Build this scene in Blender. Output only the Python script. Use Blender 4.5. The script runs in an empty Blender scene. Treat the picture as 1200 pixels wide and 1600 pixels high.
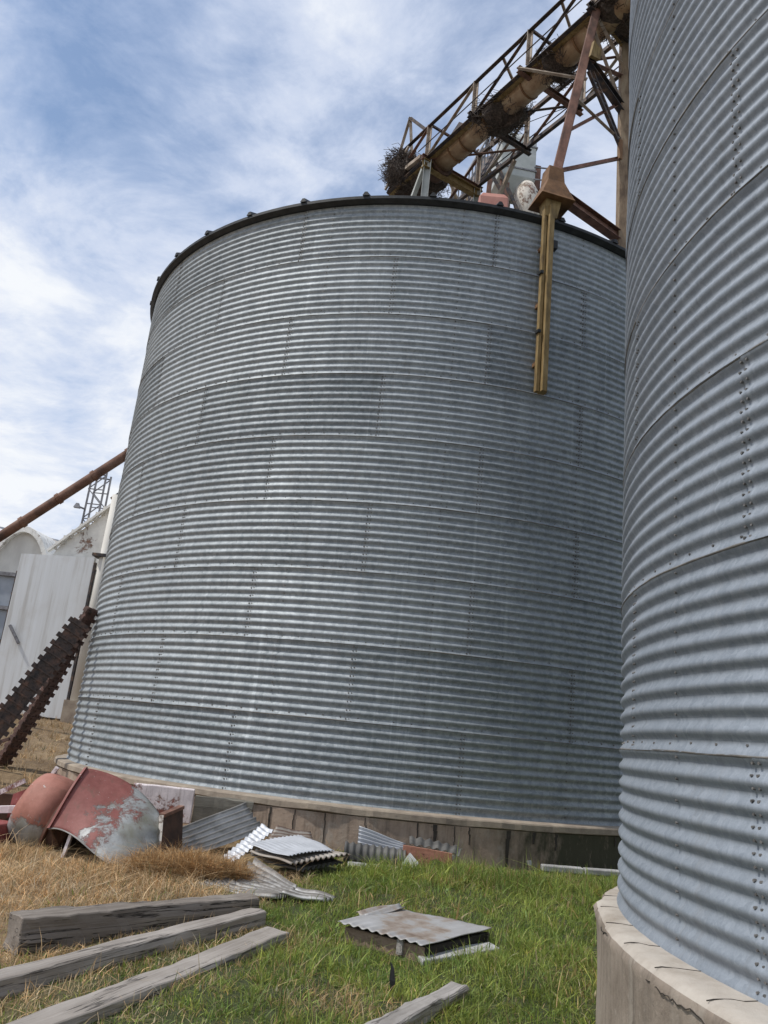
import bpy, math, random
import numpy as np
from mathutils import Vector, Matrix
random.seed(4); rng = np.random.default_rng(4)
R = math.radians; PI = math.pi
scene = bpy.context.scene
col = scene.collection
V = Vector

# ------------------------------------------------------------------ helpers
class NT:
    def __init__(s, nt): s.nt = nt; s.n = nt.nodes; s.l = nt.links
    def add(s, typ, ins=None, **props):
        nd = s.n.new(typ)
        for k, v in props.items(): setattr(nd, k, v)
        for k, v in (ins or {}).items():
            sock = nd.inputs[k]
            if isinstance(v, bpy.types.NodeSocket): s.l.new(v, sock)
            else: sock.default_value = v
        return nd
    def math(s, op, a, b=0.0, c=0.0, clamp=False):
        return s.add('ShaderNodeMath', {0: a, 1: b, 2: c}, operation=op, use_clamp=clamp).outputs[0]
    def noise(s, vec, scale=5, detail=4, rough=.55, dist=0):
        return s.add('ShaderNodeTexNoise', {'Vector': vec, 'Scale': scale, 'Detail': detail, 'Roughness': rough, 'Distortion': dist}).outputs['Fac']
    def mapv(s, vec, scale=(1, 1, 1), loc=(0, 0, 0), rot=(0, 0, 0)):
        return s.add('ShaderNodeMapping', {'Vector': vec, 'Location': loc, 'Rotation': rot, 'Scale': scale}).outputs[0]
    def ramp(s, fac, stops, interp='LINEAR'):
        nd = s.add('ShaderNodeValToRGB', {'Fac': fac}); cr = nd.color_ramp; cr.interpolation = interp
        while len(cr.elements) < len(stops): cr.elements.new(.5)
        for e, (p, c) in zip(cr.elements, stops):
            e.position = p; e.color = (c, c, c, 1) if isinstance(c, (int, float)) else (*c, 1)
        return nd.outputs['Color']
    def mix(s, fac, a, b, mode='MIX'):
        nd = s.add('ShaderNodeMix', data_type='RGBA', blend_type=mode)
        for i, v in ((0, fac), (6, a), (7, b)):
            if isinstance(v, bpy.types.NodeSocket): s.l.new(v, nd.inputs[i])
            else: nd.inputs[i].default_value = v if i == 0 else (*v, 1)
        return nd.outputs[2]
    def mr(s, v, a, b, c, d):
        return s.add('ShaderNodeMapRange', {0: v, 1: a, 2: b, 3: c, 4: d}).outputs[0]
    def bump(s, h, strength=.3, dist=.02):
        return s.add('ShaderNodeBump', {'Height': h, 'Strength': strength, 'Distance': dist}).outputs[0]

def mat(name, metallic=0, rough=.7):
    m = bpy.data.materials.new(name); m.use_nodes = True
    t = NT(m.node_tree); b = t.n['Principled BSDF']
    b.inputs['Metallic'].default_value = metallic; b.inputs['Roughness'].default_value = rough
    t.b = b
    def put(color=None, rough=None, normal=None, metallic=None):
        for k, v in (('Base Color', color), ('Roughness', rough), ('Normal', normal), ('Metallic', metallic)):
            if v is None: continue
            if isinstance(v, bpy.types.NodeSocket): t.l.new(v, b.inputs[k])
            else: b.inputs[k].default_value = (*v, 1) if k == 'Base Color' else v
    t.put = put
    t.obj = t.add('ShaderNodeTexCoord').outputs['Object']
    t.m = m
    return t

def galv_silo(name, a, b, seed=0., metal=.4):
    """zinc sheet on a cylinder: spangle, run-off streaks, dull patches"""
    t = mat(name, metal, .5)
    sx = t.add('ShaderNodeSeparateXYZ', {0: t.obj})
    ang = t.math('ARCTAN2', sx.outputs[0], t.math('MULTIPLY', sx.outputs[1], -1))
    uv = t.add('ShaderNodeCombineXYZ', {0: t.math('MULTIPLY', ang, 5.0), 1: sx.outputs[2], 2: seed}).outputs[0]
    vor = t.add('ShaderNodeTexVoronoi', {'Vector': uv, 'Scale': 24.0}, feature='F1')
    sp = t.mr(t.add('ShaderNodeSeparateXYZ', {0: vor.outputs['Color']}).outputs[0], 0, 1, -.13, .13)
    fine = t.noise(t.mapv(uv, (17, 25, 1)), 3, 3, .75)
    streak = t.noise(t.mapv(uv, (4.5, .32, 1)), 1.6, 5, .65)
    patch = t.noise(t.mapv(uv, (.35, .8, 1)), 1.0, 3)
    v = t.math('ADD', t.math('ADD', t.math('MULTIPLY', streak, .5), t.math('MULTIPLY', patch, .5)), sp)
    v = t.math('ADD', v, t.math('MULTIPLY', t.math('SUBTRACT', fine, .5), .6))
    at = t.add('ShaderNodeAttribute', attribute_name='tint').outputs['Color']
    shade = t.add('ShaderNodeSeparateXYZ', {0: at}).outputs[0]
    v = t.math('ADD', v, t.math('MULTIPLY', shade, .085))
    c = t.ramp(v, [(.18, a), (.9, b)])
    run = t.noise(t.mapv(uv, (7, .10, 1), (8, 2, 0)), 2.0, 4, .6)
    c = t.mix(t.math('MULTIPLY', t.ramp(run, [(.60, 0.), (.72, 1.)]), .30), c, tuple(min(1, q * 1.35) for q in b))
    rr = t.noise(t.mapv(uv, (11, .6, 1), (1, 9, 3)), 1.3, 5, .7)
    c = t.mix(t.math('MULTIPLY', t.ramp(rr, [(.69, 0.), (.76, 1.)]), .35), c, (.15, .10, .065))
    dark_tone = t.noise(t.mapv(uv, (9, .5, 1), (3, 7, 0)), 1.5, 6, .7)  # mask of brown dirt streaks
    c = t.mix(t.math('MULTIPLY', t.ramp(dark_tone, [(.56, 0.), (.8, 1.)]), .35), c, (.17, .15, .12))
    # age stains under every lap joint
    t.put(c, t.mr(v, 0, 1, .74, .60), t.bump(t.noise(uv, 22, 3), .10, .01))
    return t.m

def simple_noise(name, cols, scale=4, stretch=(1, 1, 1), rough=.8, metallic=0, bump=.3, detail=6, nrough=.6):
    t = mat(name, metallic, rough)
    n = t.noise(t.mapv(t.obj, stretch), scale, detail, nrough)
    t.put(t.ramp(n, cols), None, t.bump(t.noise(t.mapv(t.obj, stretch), scale * 5, 5, .7), bump, .01))
    return t.m

def concrete(name, base, dark, light, streaky=True, moss=None):
    t = mat(name, 0, .9)
    sx = t.add('ShaderNodeSeparateXYZ', {0: t.obj})
    ang = t.math('ARCTAN2', sx.outputs[0], t.math('MULTIPLY', sx.outputs[1], -1))
    uv = t.add('ShaderNodeCombineXYZ', {0: t.math('MULTIPLY', ang, 5.0), 1: sx.outputs[2], 2: 0.}).outputs[0]
    n = t.noise(t.obj, 3.0, 8, .7)
    c = t.ramp(n, [(.3, dark), (.52, base), (.75, light)])
    if streaky:
        st = t.noise(t.mapv(uv, (5, .35, 1)), 2.0, 6, .7)
        c = t.mix(t.ramp(st, [(.50, 0.), (.70, .8 * float(streaky))]), c, (.055, .045, .035))
        st2 = t.noise(t.mapv(uv, (2.2, .18, 1), (4, 1, 0)), 2.0, 3, .5)
        c = t.mix(t.ramp(st2, [(.57, 0.), (.70, .5)]), c, (.36, .32, .27))
        pit = t.noise(t.obj, 14, 5, .75); c = t.mix(t.ramp(pit, [(.60, 0.), (.72, .65)]), c, (.10, .08, .062)); ch = t.noise(t.obj, 1.4, 7, .75); c = t.mix(t.ramp(ch, [(.56, 0.), (.62, .5)]), c, (.43, .385, .33))
    if moss:
        ms = t.math('MULTIPLY', t.mr(ang, moss[0], moss[1], 0, 1), t.noise(t.mapv(uv, (4, 1.2, 1)), 2.2, 5, .7))
        c = t.mix(t.ramp(ms, [(.16, 0.), (.42, .93)]), c, (.030, .034, .016))
    h = t.noise(t.obj, 26, 6, .75)
    t.put(c, None, t.bump(h, .55, .012))
    return t.m

def peeled(name, red, under, scale=3.0, thr=.5, rust=.5, rough=.6, seed=0., split=None):
    t = mat(name, .0, rough)
    p = t.mapv(t.obj, (1, 1, 1), (seed, seed * 1.7, seed * .3))
    n = t.math('ADD', t.math('MULTIPLY', t.noise(p, scale, 9, .76, .5), .75), t.math('MULTIPLY', t.noise(p, scale * 4.5, 6, .75), .25))
    if split:   # paint survives on one side more than on the other
        ax, lo, hi, amt = split
        s = t.add('ShaderNodeVectorMath', {0: t.obj, 1: ax}, operation='DOT_PRODUCT').outputs['Value']
        n = t.math('ADD', n, t.mr(s, lo, hi, -amt, amt))
    k = t.ramp(n, [(thr - .022, 0.), (thr + .022, 1.)])
    redv = t.mix(t.ramp(t.noise(p, scale * 2.5, 6, .7), [(.35, 0.), (.7, 1.)]), red, tuple(min(1, c * 1.35 + .03) for c in red))
    un = t.ramp(t.noise(p, scale * 1.3, 5, .6), [(.3, tuple(c * .5 for c in under)), (.6, under)])
    un = t.mix(t.ramp(t.noise(p, scale * .8, 4), [(.5, 0.), (.68, .75)]), un, (.13, .12, .055))
    c = t.mix(k, un, redv)
    halo = t.ramp(n, [(thr - .05, 0.), (thr - .012, .75), (thr + .004, .75), (thr + .03, 0.)])
    c = t.mix(t.math('MULTIPLY', halo, t.noise(p, scale * 6, 4)), c, (.10, .045, .026))
    drip = t.noise(t.mapv(p, (6, 6, .7)), scale, 5, .65)
    c = t.mix(t.ramp(drip, [(.54, 0.), (.75, .6)]), c, (.12, .075, .05))
    speck = t.noise(p, scale * 11, 4, .7)
    c = t.mix(t.ramp(speck, [(.66, 0.), (.72, 1.)]), c, (.50, .46, .43))
    r = t.noise(p, scale * 1.7, 9, .75)
    c = t.mix(t.ramp(r, [(1 - rust, 0.), (1 - rust + .14, 1.)]), c, (.13, .055, .028))
    t.put(c, t.mr(k, 0, 1, rough - .1, rough + .1), t.bump(t.math('ADD', k, t.math('MULTIPLY', r, 1.2)), .6, .006))
    return t.m

def wood(name, a, b, crack=1.0):
    t = mat(name, 0, .85)
    v = t.mapv(t.obj, (.7, 22, 22))
    g = t.noise(v, 1.6, 8, .7, .3)
    blotch = t.noise(t.obj, 2.2, 4)
    c = t.ramp(g, [(.25, a), (.75, b)])
    c = t.mix(t.ramp(blotch, [(.45, 0.), (.75, .55)]), c, tuple(x * 1.2 for x in b))
    kn = t.noise(t.mapv(t.obj, (2.5, 4, 4), (9, 2, 1)), 1.2, 6, .7); c = t.mix(t.ramp(kn, [(.60, 0.), (.75, .45)]), c, tuple(x * .8 for x in a))
    cr = t.noise(t.mapv(t.obj, (.30, 6, 9), (3.1, 1.3, 2.2)), 1.3, 6, .55, .05)
    crk = t.ramp(t.math('ABSOLUTE', t.math('SUBTRACT', cr, .5)), [(.003, crack), (.011, 0.)])
    c = t.mix(crk, c, (.018, .014, .011))
    t.put(c, None, t.bump(t.math('SUBTRACT', t.math('ADD', g, t.math('MULTIPLY', t.noise(v, 6, 4), .4)), crk), .6, .008))
    return t.m

M = {}
M['galv_a'] = galv_silo('galvanised_far_silo', (.185, .212, .230), (.44, .475, .497), 0., .42)
M['galv_b'] = galv_silo('galvanised_near_silo', (.205, .236, .272), (.355, .393, .44), 5., .45)
M['sealant'] = simple_noise('lap_sealant', [(.35, (.07, .07, .068)), (.55, (.16, .15, .135)), (.75, (.25, .245, .235))], 5, stretch=(1, 1, .3))
M['bolt'] = simple_noise('bolt_steel', [(.3, (.07, .068, .065)), (.7, (.24, .23, .22))], 20, metallic=.3, rough=.55)
M['eave'] = simple_noise('eave_steel', [(.3, (.012, .014, .016)), (.7, (.035, .038, .04))], 6, rough=.6, metallic=.3)
M['roofm'] = simple_noise('roof_steel', [(.3, (.18, .19, .2)), (.7, (.34, .35, .36))], 3, rough=.5, metallic=.5)
M['conc_a'] = concrete('foundation_concrete_far', (.37, .285, .22), (.23, .175, .135), (.48, .39, .31), .8, (.10, .42))
M['conc_lip'] = concrete('foundation_lip', (.33, .275, .215), (.20, .16, .13), (.43, .375, .30), False)
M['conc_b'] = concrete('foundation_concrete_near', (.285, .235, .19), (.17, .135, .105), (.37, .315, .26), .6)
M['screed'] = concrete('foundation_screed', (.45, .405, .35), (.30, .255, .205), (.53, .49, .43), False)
M['crack'] = simple_noise('crack_dark', [(.3, (.02, .016, .012)), (.7, (.06, .05, .04))], 8)
M['dsteel'] = simple_noise('dark_painted_steel', [(.38, (.026, .026, .033)), (.55, (.075, .055, .045)), (.70, (.20, .115, .07))], 7, rough=.6, metallic=.2)
M['rustred'] = simple_noise('rusted_red_steel', [(.3, (.065, .034, .024)), (.55, (.19, .095, .066)), (.8, (.32, .20, .15))], 6, (1, 1, .5), rough=.75)
M['palesteel'] = simple_noise('pale_weathered_steel', [(.3, (.19, .13, .09)), (.55, (.36, .30, .24)), (.8, (.48, .44, .38))], 6, rough=.7)
M['ochre'] = simple_noise('ochre_weathered_steel', [(.25, (.10, .065, .026)), (.5, (.235, .16, .06)), (.8, (.35, .26, .13))], 5, (3, 3, .8), rough=.75)
M['ochre_rust'] = simple_noise('ochre_rust_bracket', [(.25, (.065, .035, .016)), (.5, (.17, .085, .035)), (.8, (.26, .15, .07))], 5, rough=.75)
M['tube'] = simple_noise('conveyor_trough_steel', [(.25, (.15, .075, .035)), (.5, (.32, .215, .125)), (.75, (.46, .37, .25))], 3.5, rough=.65)
M['twig'] = simple_noise('nest_twigs', [(.3, (.022, .015, .012)), (.5, (.060, .044, .035)), (.75, (.15, .115, .092))], 26)
M['elev'] = simple_noise('pale_green_grey_paint', [(.3, (.36, .385, .37)), (.6, (.47, .49, .475)), (.85, (.52, .53, .51))], 3, rough=.55)
M['whiterust'] = peeled('white_paint_over_rust', (.56, .52, .46), (.25, .14, .09), 2.2, .45, .40, .6, 3.)
M['redbox'] = simple_noise('faded_salmon_paint', [(.3, (.36, .15, .12)), (.7, (.5, .25, .2))], 3, rough=.6)
M['thin'] = simple_noise('thin_grey_steel', [(.3, (.10, .10, .11)), (.7, (.26, .26, .28))], 9, rough=.6)
M['auger'] = simple_noise('rusty_auger_tube', [(.3, (.06, .032, .022)), (.5, (.16, .075, .045)), (.75, (.24, .15, .11))], 2.5, rough=.75)
t = mat('white_painted_sheet', 0, .55)
n_a = t.noise(t.mapv(t.obj, (3.2, 1, .16)), 1.5, 6, .65); n_b = t.noise(t.mapv(t.obj, (1, 1, .8)), .9, 5, .6); n_c = t.noise(t.mapv(t.obj, (7, 1, .5)), 2.2, 5, .7)
c = t.ramp(n_a, [(.30, (.47, .46, .44)), (.48, (.66, .68, .69)), (.75, (.74, .77, .80))])
c = t.mix(t.ramp(n_b, [(.52, 0.), (.74, .6)]), c, (.52, .50, .47)); c = t.mix(t.ramp(n_c, [(.64, 0.), (.74, .55)]), c, (.33, .24, .17))
t.put(c, None, t.bump(n_c, .1, .01)); M['whitewall'] = t.m
M['cream'] = simple_noise('cream_painted_masonry', [(.3, (.50, .48, .44)), (.6, (.68, .66, .61)), (.85, (.74, .72, .68))], 1.4, (1, 1, .4), rough=.7)
M['dirtywhite'] = peeled('white_roof_paint_with_rust', (.66, .65, .61), (.33, .17, .11), .9, .40, .36, .6, 2.)
M['greyroof'] = simple_noise('blue_grey_roof_sheet', [(.3, (.22, .26, .31)), (.7, (.36, .40, .46))], 1.5, rough=.5)
M['track'] = simple_noise('dark_rusty_track', [(.32, (.03, .027, .027)), (.52, (.075, .052, .043)), (.72, (.16, .085, .058))], 8, rough=.6, metallic=.2)
M['track2'] = simple_noise('brown_rusty_track', [(.3, (.04, .027, .023)), (.5, (.11, .06, .047)), (.75, (.19, .105, .08))], 8, rough=.7)
M['hopper'] = peeled('red_paint_peeling_to_primer', (.185, .052, .042), (.36, .375, .375), 2.3, .50, .30, .55, 1.0, ((.75, 0, -.65), .32, -.75, .20))
M['drum'] = peeled('faded_red_drum_paint', (.30, .12, .085), (.42, .42, .42), 1.8, .50, .36, .55, 7., ((.25, 0, 1), -.15, .45, .24))
M['redscrap'] = peeled('dark_red_scrap_paint', (.22, .05, .045), (.40, .36, .34), 4, .40, .40, .6, 4.)
M['pinkwhite'] = peeled('white_paint_flaking_red', (.62, .56, .56), (.33, .12, .09), 3.2, .44, .30, .6, 9.)
M['inside'] = simple_noise('dark_rust_and_gap_shade', [(.3, (.035, .02, .014)), (.7, (.13, .065, .04))], 5)
M['zinc'] = simple_noise('weathered_zinc', [(.3, (.22, .22, .22)), (.55, (.38, .385, .39)), (.8, (.52, .53, .54))], 3.5, rough=.55, metallic=.25, bump=.12)
M['zinc_bright'] = simple_noise('bright_zinc', [(.3, (.40, .42, .45)), (.7, (.56, .58, .62))], 4, rough=.5, metallic=.2, bump=.06)
M['zinc_rust'] = simple_noise('rusty_zinc', [(.35, (.10, .065, .045)), (.55, (.25, .20, .16)), (.75, (.36, .345, .32))], 4, rough=.75)
M['zinc_dark'] = simple_noise('dark_zinc', [(.3, (.05, .05, .05)), (.7, (.16, .155, .145))], 4, rough=.7)
M['zinc_pale'] = simple_noise('chalky_zinc', [(.3, (.15, .135, .12)), (.5, (.33, .32, .31)), (.8, (.46, .46, .46))], 5, (1, 1, 1), rough=.7)
M['zinc_hatch'] = simple_noise('hatch_zinc', [(.36, (.20, .15, .115)), (.46, (.33, .28, .24)), (.52, (.37, .365, .36)), (.8, (.47, .475, .485))], 3, rough=.6, metallic=.15)
M['brick'] = peeled('rusty_orange_panel', (.34, .15, .10), (.13, .075, .055), 5, .42, .35, .75, 2.)
M['card'] = simple_noise('white_card', [(.3, (.68, .69, .70)), (.7, (.8, .81, .82))], 4)
M['strip'] = simple_noise('pale_cement_strip', [(.3, (.20, .19, .175)), (.5, (.42, .42, .42)), (.7, (.58, .58, .585))], 3)
M['black'] = simple_noise('black_plastic', [(.3, (.008, .008, .009)), (.7, (.02, .02, .022))], 9, rough=.5)
M['wood_a'] = wood('weathered_timber_dark', (.10, .078, .06), (.27, .24, .21))
M['wood_b'] = wood('weathered_timber_grey', (.185, .158, .132), (.40, .365, .33), .8)
M['wood_c'] = wood('weathered_timber_pale', (.21, .19, .17), (.39, .37, .35), .6)
M['wood_d'] = wood('brown_board', (.13, .088, .06), (.30, .225, .165), .5)
M['wood_k'] = wood('painted_shade_board', (.012, .010, .009), (.035, .030, .026), .5)  # near-black board: shade of the hatch's right-front side put into the colour
M['wood_g'] = wood('mossy_grey_board', (.10, .095, .075), (.24, .225, .19), .5)

def sheet_mat(name, lo, hi, dark_tone, amount, rough=.6):
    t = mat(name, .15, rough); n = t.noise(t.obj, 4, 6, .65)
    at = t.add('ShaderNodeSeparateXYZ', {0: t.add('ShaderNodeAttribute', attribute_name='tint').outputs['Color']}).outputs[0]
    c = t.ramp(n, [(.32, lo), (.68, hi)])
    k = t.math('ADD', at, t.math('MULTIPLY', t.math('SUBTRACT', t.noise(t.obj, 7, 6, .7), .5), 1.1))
    c = t.mix(t.math('MULTIPLY', t.ramp(k, [(.14, 1.), (.48, 0.)]), amount), c, dark_tone)  # darker colour along the wave troughs, broken up by noise
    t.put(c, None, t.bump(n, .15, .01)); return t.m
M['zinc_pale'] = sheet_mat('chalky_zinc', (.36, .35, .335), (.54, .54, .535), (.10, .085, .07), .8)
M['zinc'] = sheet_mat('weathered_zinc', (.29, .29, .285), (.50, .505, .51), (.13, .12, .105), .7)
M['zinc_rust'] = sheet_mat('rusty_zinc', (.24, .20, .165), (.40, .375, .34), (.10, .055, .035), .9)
def blade_mat(name, rough=.6, trans=.35):
    m = bpy.data.materials.new(name); m.use_nodes = True
    t = NT(m.node_tree); b = t.n['Principled BSDF']
    at = t.add('ShaderNodeAttribute', attribute_name='tint').outputs['Color']
    t.l.new(at, b.inputs['Base Color']); b.inputs['Roughness'].default_value = rough
    tr = t.add('ShaderNodeBsdfTranslucent', {'Color': at})
    mx = t.add('ShaderNodeMixShader', {0: trans, 1: b.outputs[0], 2: tr.outputs[0]})
    t.l.new(mx.outputs[0], t.n['Material Output'].inputs[0])
    return m
M['grass'] = blade_mat('grass_blades'); M['straw'] = blade_mat('straw_blades', .7, .25)

# mesh collector -------------------------------------------------------------
class MB:
    def __init__(s): s.v = []; s.f = []; s.mi = []
    def _add(s, vs, fs, mi=0):
        o = len(s.v); s.v += [tuple(p) for p in vs]; s.f += [tuple(i + o for i in f) for f in fs]; s.mi += [mi] * len(fs)
    def box(s, c, size, rz=0, mi=0, m=None):
        x, y, z = (d / 2 for d in size)
        vs = [V((sx * x, sy * y, sz * z)) for sz in (-1, 1) for sy in (-1, 1) for sx in (-1, 1)]
        mm = m if m is not None else Matrix.Rotation(rz, 4, 'Z')
        vs = [mm @ p + V(c) for p in vs]
        s._add(vs, [(0, 2, 3, 1), (4, 5, 7, 6), (0, 1, 5, 4), (2, 6, 7, 3), (0, 4, 6, 2), (1, 3, 7, 5)], mi); return s
    def bar(s, a, b, w=.06, h=None, mi=0, up=(0, 0, 1)):
        a, b = V(a), V(b); h = h or w; d = (b - a); L = d.length; d.normalize(); u = V(up)
        if abs(d.dot(u)) > .97: u = V((1, 0, 0))
        sx = d.cross(u).normalized(); sy = sx.cross(d).normalized()
        vs = [p + sx * (i * w / 2) + sy * (j * h / 2) for p in (a, b) for i, j in ((-1, -1), (1, -1), (1, 1), (-1, 1))]
        s._add(vs, [(3, 2, 1, 0), (4, 5, 6, 7)] + [(i, (i + 1) % 4, (i + 1) % 4 + 4, i + 4) for i in range(4)], mi); return s
    def angle(s, a, b, w=.07, t=.01, up=(0, 0, 1), mi=0, flip=1):
        """rolled steel angle: two thin legs at right angles"""
        a, b = V(a), V(b); d = (b - a).normalized(); u = V(up)
        if abs(d.dot(u)) > .97: u = V((1, 0, 0))
        sx = d.cross(u).normalized() * flip; sy = sx.cross(d).normalized() * flip
        pr = [(0, 0), (w, 0), (w, t), (t, t), (t, w), (0, w)]
        vs = [p + sx * (i - w / 2) + sy * (j - w / 2) for p in (a, b) for i, j in pr]
        s._add(vs, [(5, 4, 3, 2, 1, 0), (6, 7, 8, 9, 10, 11)] + [(i, (i + 1) % 6, (i + 1) % 6 + 6, i + 6) for i in range(6)], mi); return s
    def chan(s, a, b, w=.15, h=.08, t=.012, up=(0, 0, 1), mi=0):
        """I-section: web and two flanges"""
        a, b = V(a), V(b); d = (b - a).normalized(); u = V(up)
        if abs(d.dot(u)) > .97: u = V((1, 0, 0))
        sx = d.cross(u).normalized(); sy = sx.cross(d).normalized()
        s.bar(a, b, t, h - 2 * t, mi, up=sy)
        for k in (-1, 1): s.bar(a + sy * k * (h / 2 - t / 2), b + sy * k * (h / 2 - t / 2), w, t, mi, up=sy)
        return s
    def tube(s, a, b, r, n=12, r2=None, mi=0, cap=True):
        a, b = V(a), V(b); r2 = r if r2 is None else r2; d = (b - a).normalized(); u = V((0, 0, 1))
        if abs(d.dot(u)) > .97: u = V((1, 0, 0))
        sx = d.cross(u).normalized(); sy = sx.cross(d)
        vs = [p + (sx * math.cos(2 * PI * i / n) + sy * math.sin(2 * PI * i / n)) * rr for p, rr in ((a, r), (b, r2)) for i in range(n)]
        fs = [(i, (i + 1) % n, (i + 1) % n + n, i + n) for i in range(n)]
        if cap: fs += [tuple(range(n - 1, -1, -1)), tuple(range(n, 2 * n))]
        s._add(vs, fs, mi); return s
    def loft(s, rings, closed=True, cap=True, mi=0):
        n = len(rings[0]); vs = [p for r_ in rings for p in r_]; fs = []
        for k in range(len(rings) - 1):
            for i in range(n if closed else n - 1):
                j = (i + 1) % n; fs.append((k * n + i, k * n + j, (k + 1) * n + j, (k + 1) * n + i))
        if cap and closed: fs += [tuple(range(n - 1, -1, -1)), tuple((len(rings) - 1) * n + i for i in range(n))]
        s._add(vs, fs, mi); return s
    def prism(s, poly, d):
        """closed plate: polygon of 3-D points extruded by vector d"""
        n = len(poly); a = [V(p) for p in poly]; b = [p + V(d) for p in a]
        s._add(a + b, [tuple(range(n - 1, -1, -1)), tuple(range(n, 2 * n))] + [(i, (i + 1) % n, (i + 1) % n + n, i + n) for i in range(n)]); return s
    def build(s, name, mats, parent=None, smooth=False, loc=None):
        if not isinstance(mats, (list, tuple)): mats = [mats]
        o0 = V(loc) if loc is not None else (V(parent['base']) if parent is not None else V((0, 0, 0)))
        me = bpy.data.meshes.new(name)
        vs = np.array(s.v, dtype=float) - np.array(o0)
        me.from_pydata(vs.tolist(), [], s.f); me.update()
        for m in mats: me.materials.append(m)
        if any(s.mi): me.polygons.foreach_set('material_index', s.mi)
        if smooth: me.polygons.foreach_set('use_smooth', [True] * len(me.polygons))
        o = bpy.data.objects.new(name, me); col.objects.link(o)
        if parent is not None:
            o.parent = parent
            o['base'] = list(o0)
        else: o.location = o0
        return o

def tag(o, label=None, cat=None, group=None, kind=None):
    if label and not kind: kind = 'thing'
    for k, v in (('label', label), ('category', cat), ('group', group), ('kind', kind)):
        if v: o[k] = v
    return o
def thing(name, loc, label, cat, group=None):
    o = bpy.data.objects.new(name, None); col.objects.link(o); o.location = loc; o['base'] = list(loc); o.empty_display_size = .2
    return tag(o, label, cat, group)
def bevel(o, w, seg=2):
    b = o.modifiers.new('bevel', 'BEVEL'); b.width = w; b.segments = seg; b.limit_method = 'ANGLE'; b.angle_limit = R(40); return o
def fast_mesh(name, verts, faces_loop, starts, totals, mat_idx=None, smooth=None, mats=(), tint=None):
    me = bpy.data.meshes.new(name)
    me.vertices.add(len(verts)); me.vertices.foreach_set('co', verts.astype(np.float32).ravel())
    me.loops.add(len(faces_loop)); me.loops.foreach_set('vertex_index', faces_loop.astype(np.int32))
    me.polygons.add(len(starts)); me.polygons.foreach_set('loop_start', starts.astype(np.int32)); me.polygons.foreach_set('loop_total', totals.astype(np.int32))
    for m in mats: me.materials.append(m)
    if mat_idx is not None: me.polygons.foreach_set('material_index', mat_idx.astype(np.int32))
    if smooth is not None: me.polygons.foreach_set('use_smooth', smooth.astype(bool))
    if tint is not None:
        a = me.color_attributes.new('tint', 'FLOAT_COLOR', 'POINT'); a.data.foreach_set('color', tint.astype(np.float32).ravel())
    me.update(calc_edges=True); me.validate()
    return me

# ------------------------------------------------------------------ terrain
def sstep(a, b, x):
    t = np.clip((x - a) / (b - a), 0, 1); return t * t * (3 - 2 * t)
def gz(x, y):
    x = np.asarray(x, float); y = np.asarray(y, float)
    h = .030 * np.clip(y - 4.5, -6, 22) + .10 * np.clip(-x - 3.2, 0, 9) * sstep(9.5, 16, y)
    h = h + .022 * np.sin(1.7 * x + .6 * y) + .02 * np.sin(2.3 * y - 1.1 * x + 1) + .010 * np.sin(5.1 * x + 2.2) * np.sin(4.3 * y)
    return h
C1 = (.519, 16.687); R1 = 5.964; B1 = .72
C2 = (5.760, 4.635); R2 = 4.086; B2 = .69

t = mat('soil', 0, .95)
n1 = t.noise(t.obj, 1.2, 8, .65); n2 = t.noise(t.obj, 9, 6, .7)
c = t.ramp(t.math('ADD', t.math('MULTIPLY', n1, .6), t.math('MULTIPLY', n2, .4)), [(.35, (.10, .066, .035)), (.5, (.20, .135, .072)), (.66, (.33, .24, .14))])
gr = t.ramp(t.noise(t.obj, 3.2, 6, .7), [(.3, (.030, .042, .012)), (.7, (.065, .075, .025))])
sx = t.add('ShaderNodeSeparateXYZ', {0: t.obj})
side = t.math('ADD', t.math('ADD', sx.outputs[0], t.math('MULTIPLY', sx.outputs[1], -.18)), t.math('MULTIPLY', n1, 1.2))
c = t.mix(t.mr(side, -2.6, -1.6, 0, 1), c, gr)
far = t.math('LESS_THAN', sx.outputs[1], 40)
t.put(c, None, t.bump(n2, .8, .04)); M['soil'] = t.m
def ground_sheet():
    xs = np.concatenate([np.array([-900, -300, -120, -60, -35, -24]), np.arange(-18, 10.01, .16), np.array([12, 16, 24, 40, 90, 300, 900])])
    ys = np.concatenate([np.array([-300, -60, -20, -6, 0]), np.arange(2.0, 28.01, .16), np.array([30, 34, 40, 60, 120, 300, 900])])
    X, Y = np.meshgrid(xs, ys); Z = gz(X, Y) + rng.normal(0, .006, X.shape)
    nx, ny = len(xs), len(ys); v = np.stack([X, Y, Z], -1).reshape(-1, 3)
    i = np.arange(nx - 1)[None, :] + nx * np.arange(ny - 1)[:, None]; i = i.ravel()
    lp = np.stack([i, i + 1, i + nx + 1, i + nx], -1).ravel(); k = len(i)
    me = fast_mesh('ground', v, lp, np.arange(k) * 4, np.full(k, 4), None, np.ones(k), [M['soil']])
    o = bpy.data.objects.new('ground', me); col.objects.link(o); tag(o, 'dry earth and green turf between the silos', 'ground', None, 'structure')
ground_sheet()

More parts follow.
